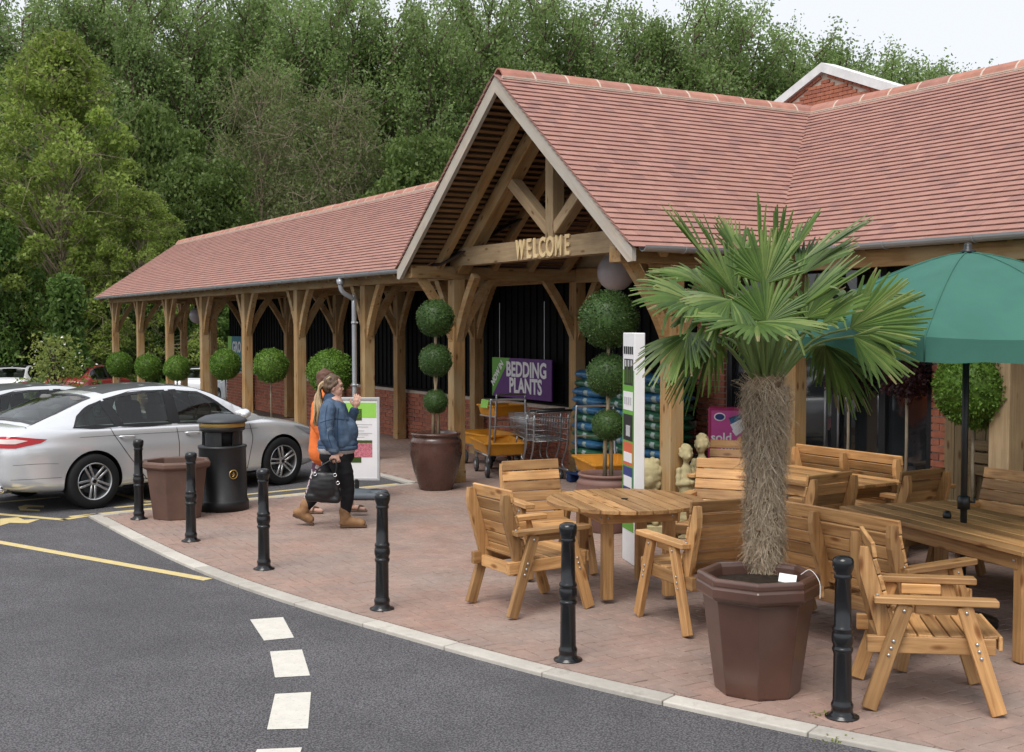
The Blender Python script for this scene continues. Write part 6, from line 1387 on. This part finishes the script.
for dx in (0, -.24):
    bk = wire_basket(); o_ = tag(bk.build('wire_basket', 'steel', tr_, True, loc=(dx, 0, 0)), kind='stuff')
    for s in (-1, 1):
        MB().tube(bez([(dx+.40, s*.26, .95), (dx+.36, s*.26, .5), (dx+.22, s*.25, .22), (dx+.42, s*.25, .15)], 5), .013, 7).build('leg', 'steel', tr_, True); MB().tube(bez([(dx-.1, s*.2, .58), (dx-.18, s*.2, .3), (dx+.1, s*.22, .17), (dx+.4, s*.25, .15)], 5), .011, 7).build('chassis_bar', 'steel', tr_, True); castor(tr_, (dx+.42, s*.25, .065), .06); castor(tr_, (dx-.2, s*.2, .065), .06)
    MB().tube([(dx+.5, -.27, 1.0), (dx+.5, .27, 1.0)], .018, 8).build('handle', 'pole_dark', tr_, True)
    for s in (-1, 1): MB().tube([(dx+.40, s*.26, .95), (dx+.5, s*.265, 1.0)], .012, 6).build('handle_bracket', 'steel', tr_)
# garden statues
def statue(px, Y, h, label, kind):
    x = (px-512)/FPX*Y; o = empty('garden_statue', (x, Y, 0), 0, label, 'statue'); s = h; face_ = math.atan2(-Y, -x)
    if kind == 'lion':
        pr = [ell((0, 0, .25*s), (.2*s, .17*s, .26*s)), ell((0, -.02, .62*s), (.2*s, .18*s, .2*s)), ell((0, -.1*s, .56*s), (.1*s, .12*s, .1*s)), ell((.11*s, -.06*s, .78*s), (.05*s, .04*s, .05*s)), ell((-.11*s, -.06*s, .78*s), (.05*s, .04*s, .05*s)), cap((.09*s, -.16*s, .05*s), (.08*s, -.08*s, .4*s), .06*s, .06*s), cap((-.09*s, -.16*s, .05*s), (-.08*s, -.08*s, .4*s), .06*s, .06*s)]
        rr = random.Random(3)
        for k in range(40): q = rr.uniform(0, 6.28); e = rr.uniform(-.6, 1.2); pr.append(ell((.2*s*math.cos(q)*math.cos(e), .17*s*math.sin(q)*math.cos(e)+.02*s, .6*s+.21*s*math.sin(e)), (.05*s,)*3))
    else:
        q_ = 1 if kind == 'a' else -1
        pr = chain([(0, 0, .03*s, .13*s), (0, 0, .2*s, .115*s), (0, .0, .4*s, .105*s), (0, .01*s, .56*s, .115*s), (0, .01*s, .68*s, .085*s)])+[cap((0, 0, .70*s), (0, 0, .78*s), .045*s, .042*s), ell((0, -.012*s, .87*s), (.075*s, .082*s, .095*s)), ell((0, .02*s, .90*s), (.09*s, .085*s, .09*s))]
        pr += chain([(-.11*s, .02*s, .68*s, .045*s), (-.145*s, -.02*s, .53*s, .04*s), (-.02*s, -.115*s, .52*s+.02*q_*s, .032*s)])+chain([(.11*s, .02*s, .68*s, .045*s), (.145*s, -.02*s, .55*s, .04*s), (.03*s, -.115*s, .56*s-.02*q_*s, .032*s)])+[ell((0, -.1*s, .855*s), (.014*s, .02*s, .018*s)), cap((-.06*s, -.13*s, .02*s), (-.06*s, -.05*s, .03*s), .035*s, .04*s), cap((.06*s, -.13*s, .02*s), (.06*s, -.05*s, .03*s), .035*s, .04*s)]
        rr = random.Random(5)
        for k in range(46): q = rr.uniform(-.5, 3.64); e = rr.uniform(-.5, 1.5); pr.append(ell((.092*s*math.cos(q)*math.cos(e), .025*s+.09*s*math.sin(q)*math.cos(e), .895*s+.09*s*math.sin(e)), (.022*s,)*3))
    bl_ = blob('figure', pr, 'stone_cream', o, .009, 1, .009); bl_.rotation_euler = (0, 0, face_+PI/2+(.5 if kind == 'a' else -.4 if kind == 'b' else 0)); bl_.location = (0, 0, .1); bl_.scale = (.82, .82, 1)
    MB().box((0, 0, .05), (.34, .3, .1), ch=.01).build('plinth', 'stone_cream', o)
statue(687, 12.4, .86, 'cream stone statue of a curly haired child beside the porch post', 'a'); statue(702, 12.7, .94, 'cream stone statue of a standing child with folded arms', 'b'); statue(650, 12.6, .84, 'cream stone lion statue between the totem sign and porch post', 'lion'); statue(716, 12.9, .66, 'small cream stone child statue behind the timber chair', 'a')
# potting bench by the fence and weeds along the kerb
pb = empty('potting_bench', ab(7.35, 1.95), PHI, 'weathered slatted potting bench standing against the timber fence', 'bench')
for k, z in enumerate((.78, .90, 1.02)): timber('back_slat', (-.45, .12, z), (.9, .12, z), .02, .10, 'treated_fence', pb)
for k in range(4): timber('seat_slat', (-.5, -.3+k*.12, .45), (.9, -.3+k*.12, .45), .1, .022, 'treated_fence', pb)
for x in (-.42, .85):
    timber('leg', (x, .15, .02), (x, .15, 1.08), .05, .05, 'treated_fence', pb, up=(1, 0, 0)); timber('leg', (x, -.3, .02), (x, -.3, .44), .05, .05, 'treated_fence', pb, up=(1, 0, 0))
def tuft(px, py, n, h, lab):
    P = pix(px, py); V = []; F = []
    for k in range(n):
        q = random.uniform(0, 6.28); r0 = random.uniform(0, .06); l = h*random.uniform(.5, 1.2); a0 = Vector((r0*math.cos(q)*1.8, r0*math.sin(q), 0)); w_ = Vector((-math.sin(q), math.cos(q), 0))*.004; t_ = a0+Vector((math.cos(q)*l*.8, math.sin(q)*l*.8, l*.6)); m_ = a0+Vector((math.cos(q)*l*.3, math.sin(q)*l*.3, l*.55)); i = len(V); V += [a0-w_, a0+w_, m_+w_*1.3, m_-w_*1.3, t_]; F += [(i, i+1, i+2, i+3), (i+3, i+2, i+4)]
    tag(obj('weed_tuft', mesh('weed_tuft', V, F, 'leaf_flower'), loc=(P.x, P.y, -.012)), lab, 'weed', 'weeds in the kerb joints')
for px, py, n, h in ((828, 715, 26, .035), (856, 713, 14, .025), (832, 738, 16, .03), (694, 638, 10, .025)): tuft(px, py, n, h, 'tiny weed tuft growing between the paving blocks')
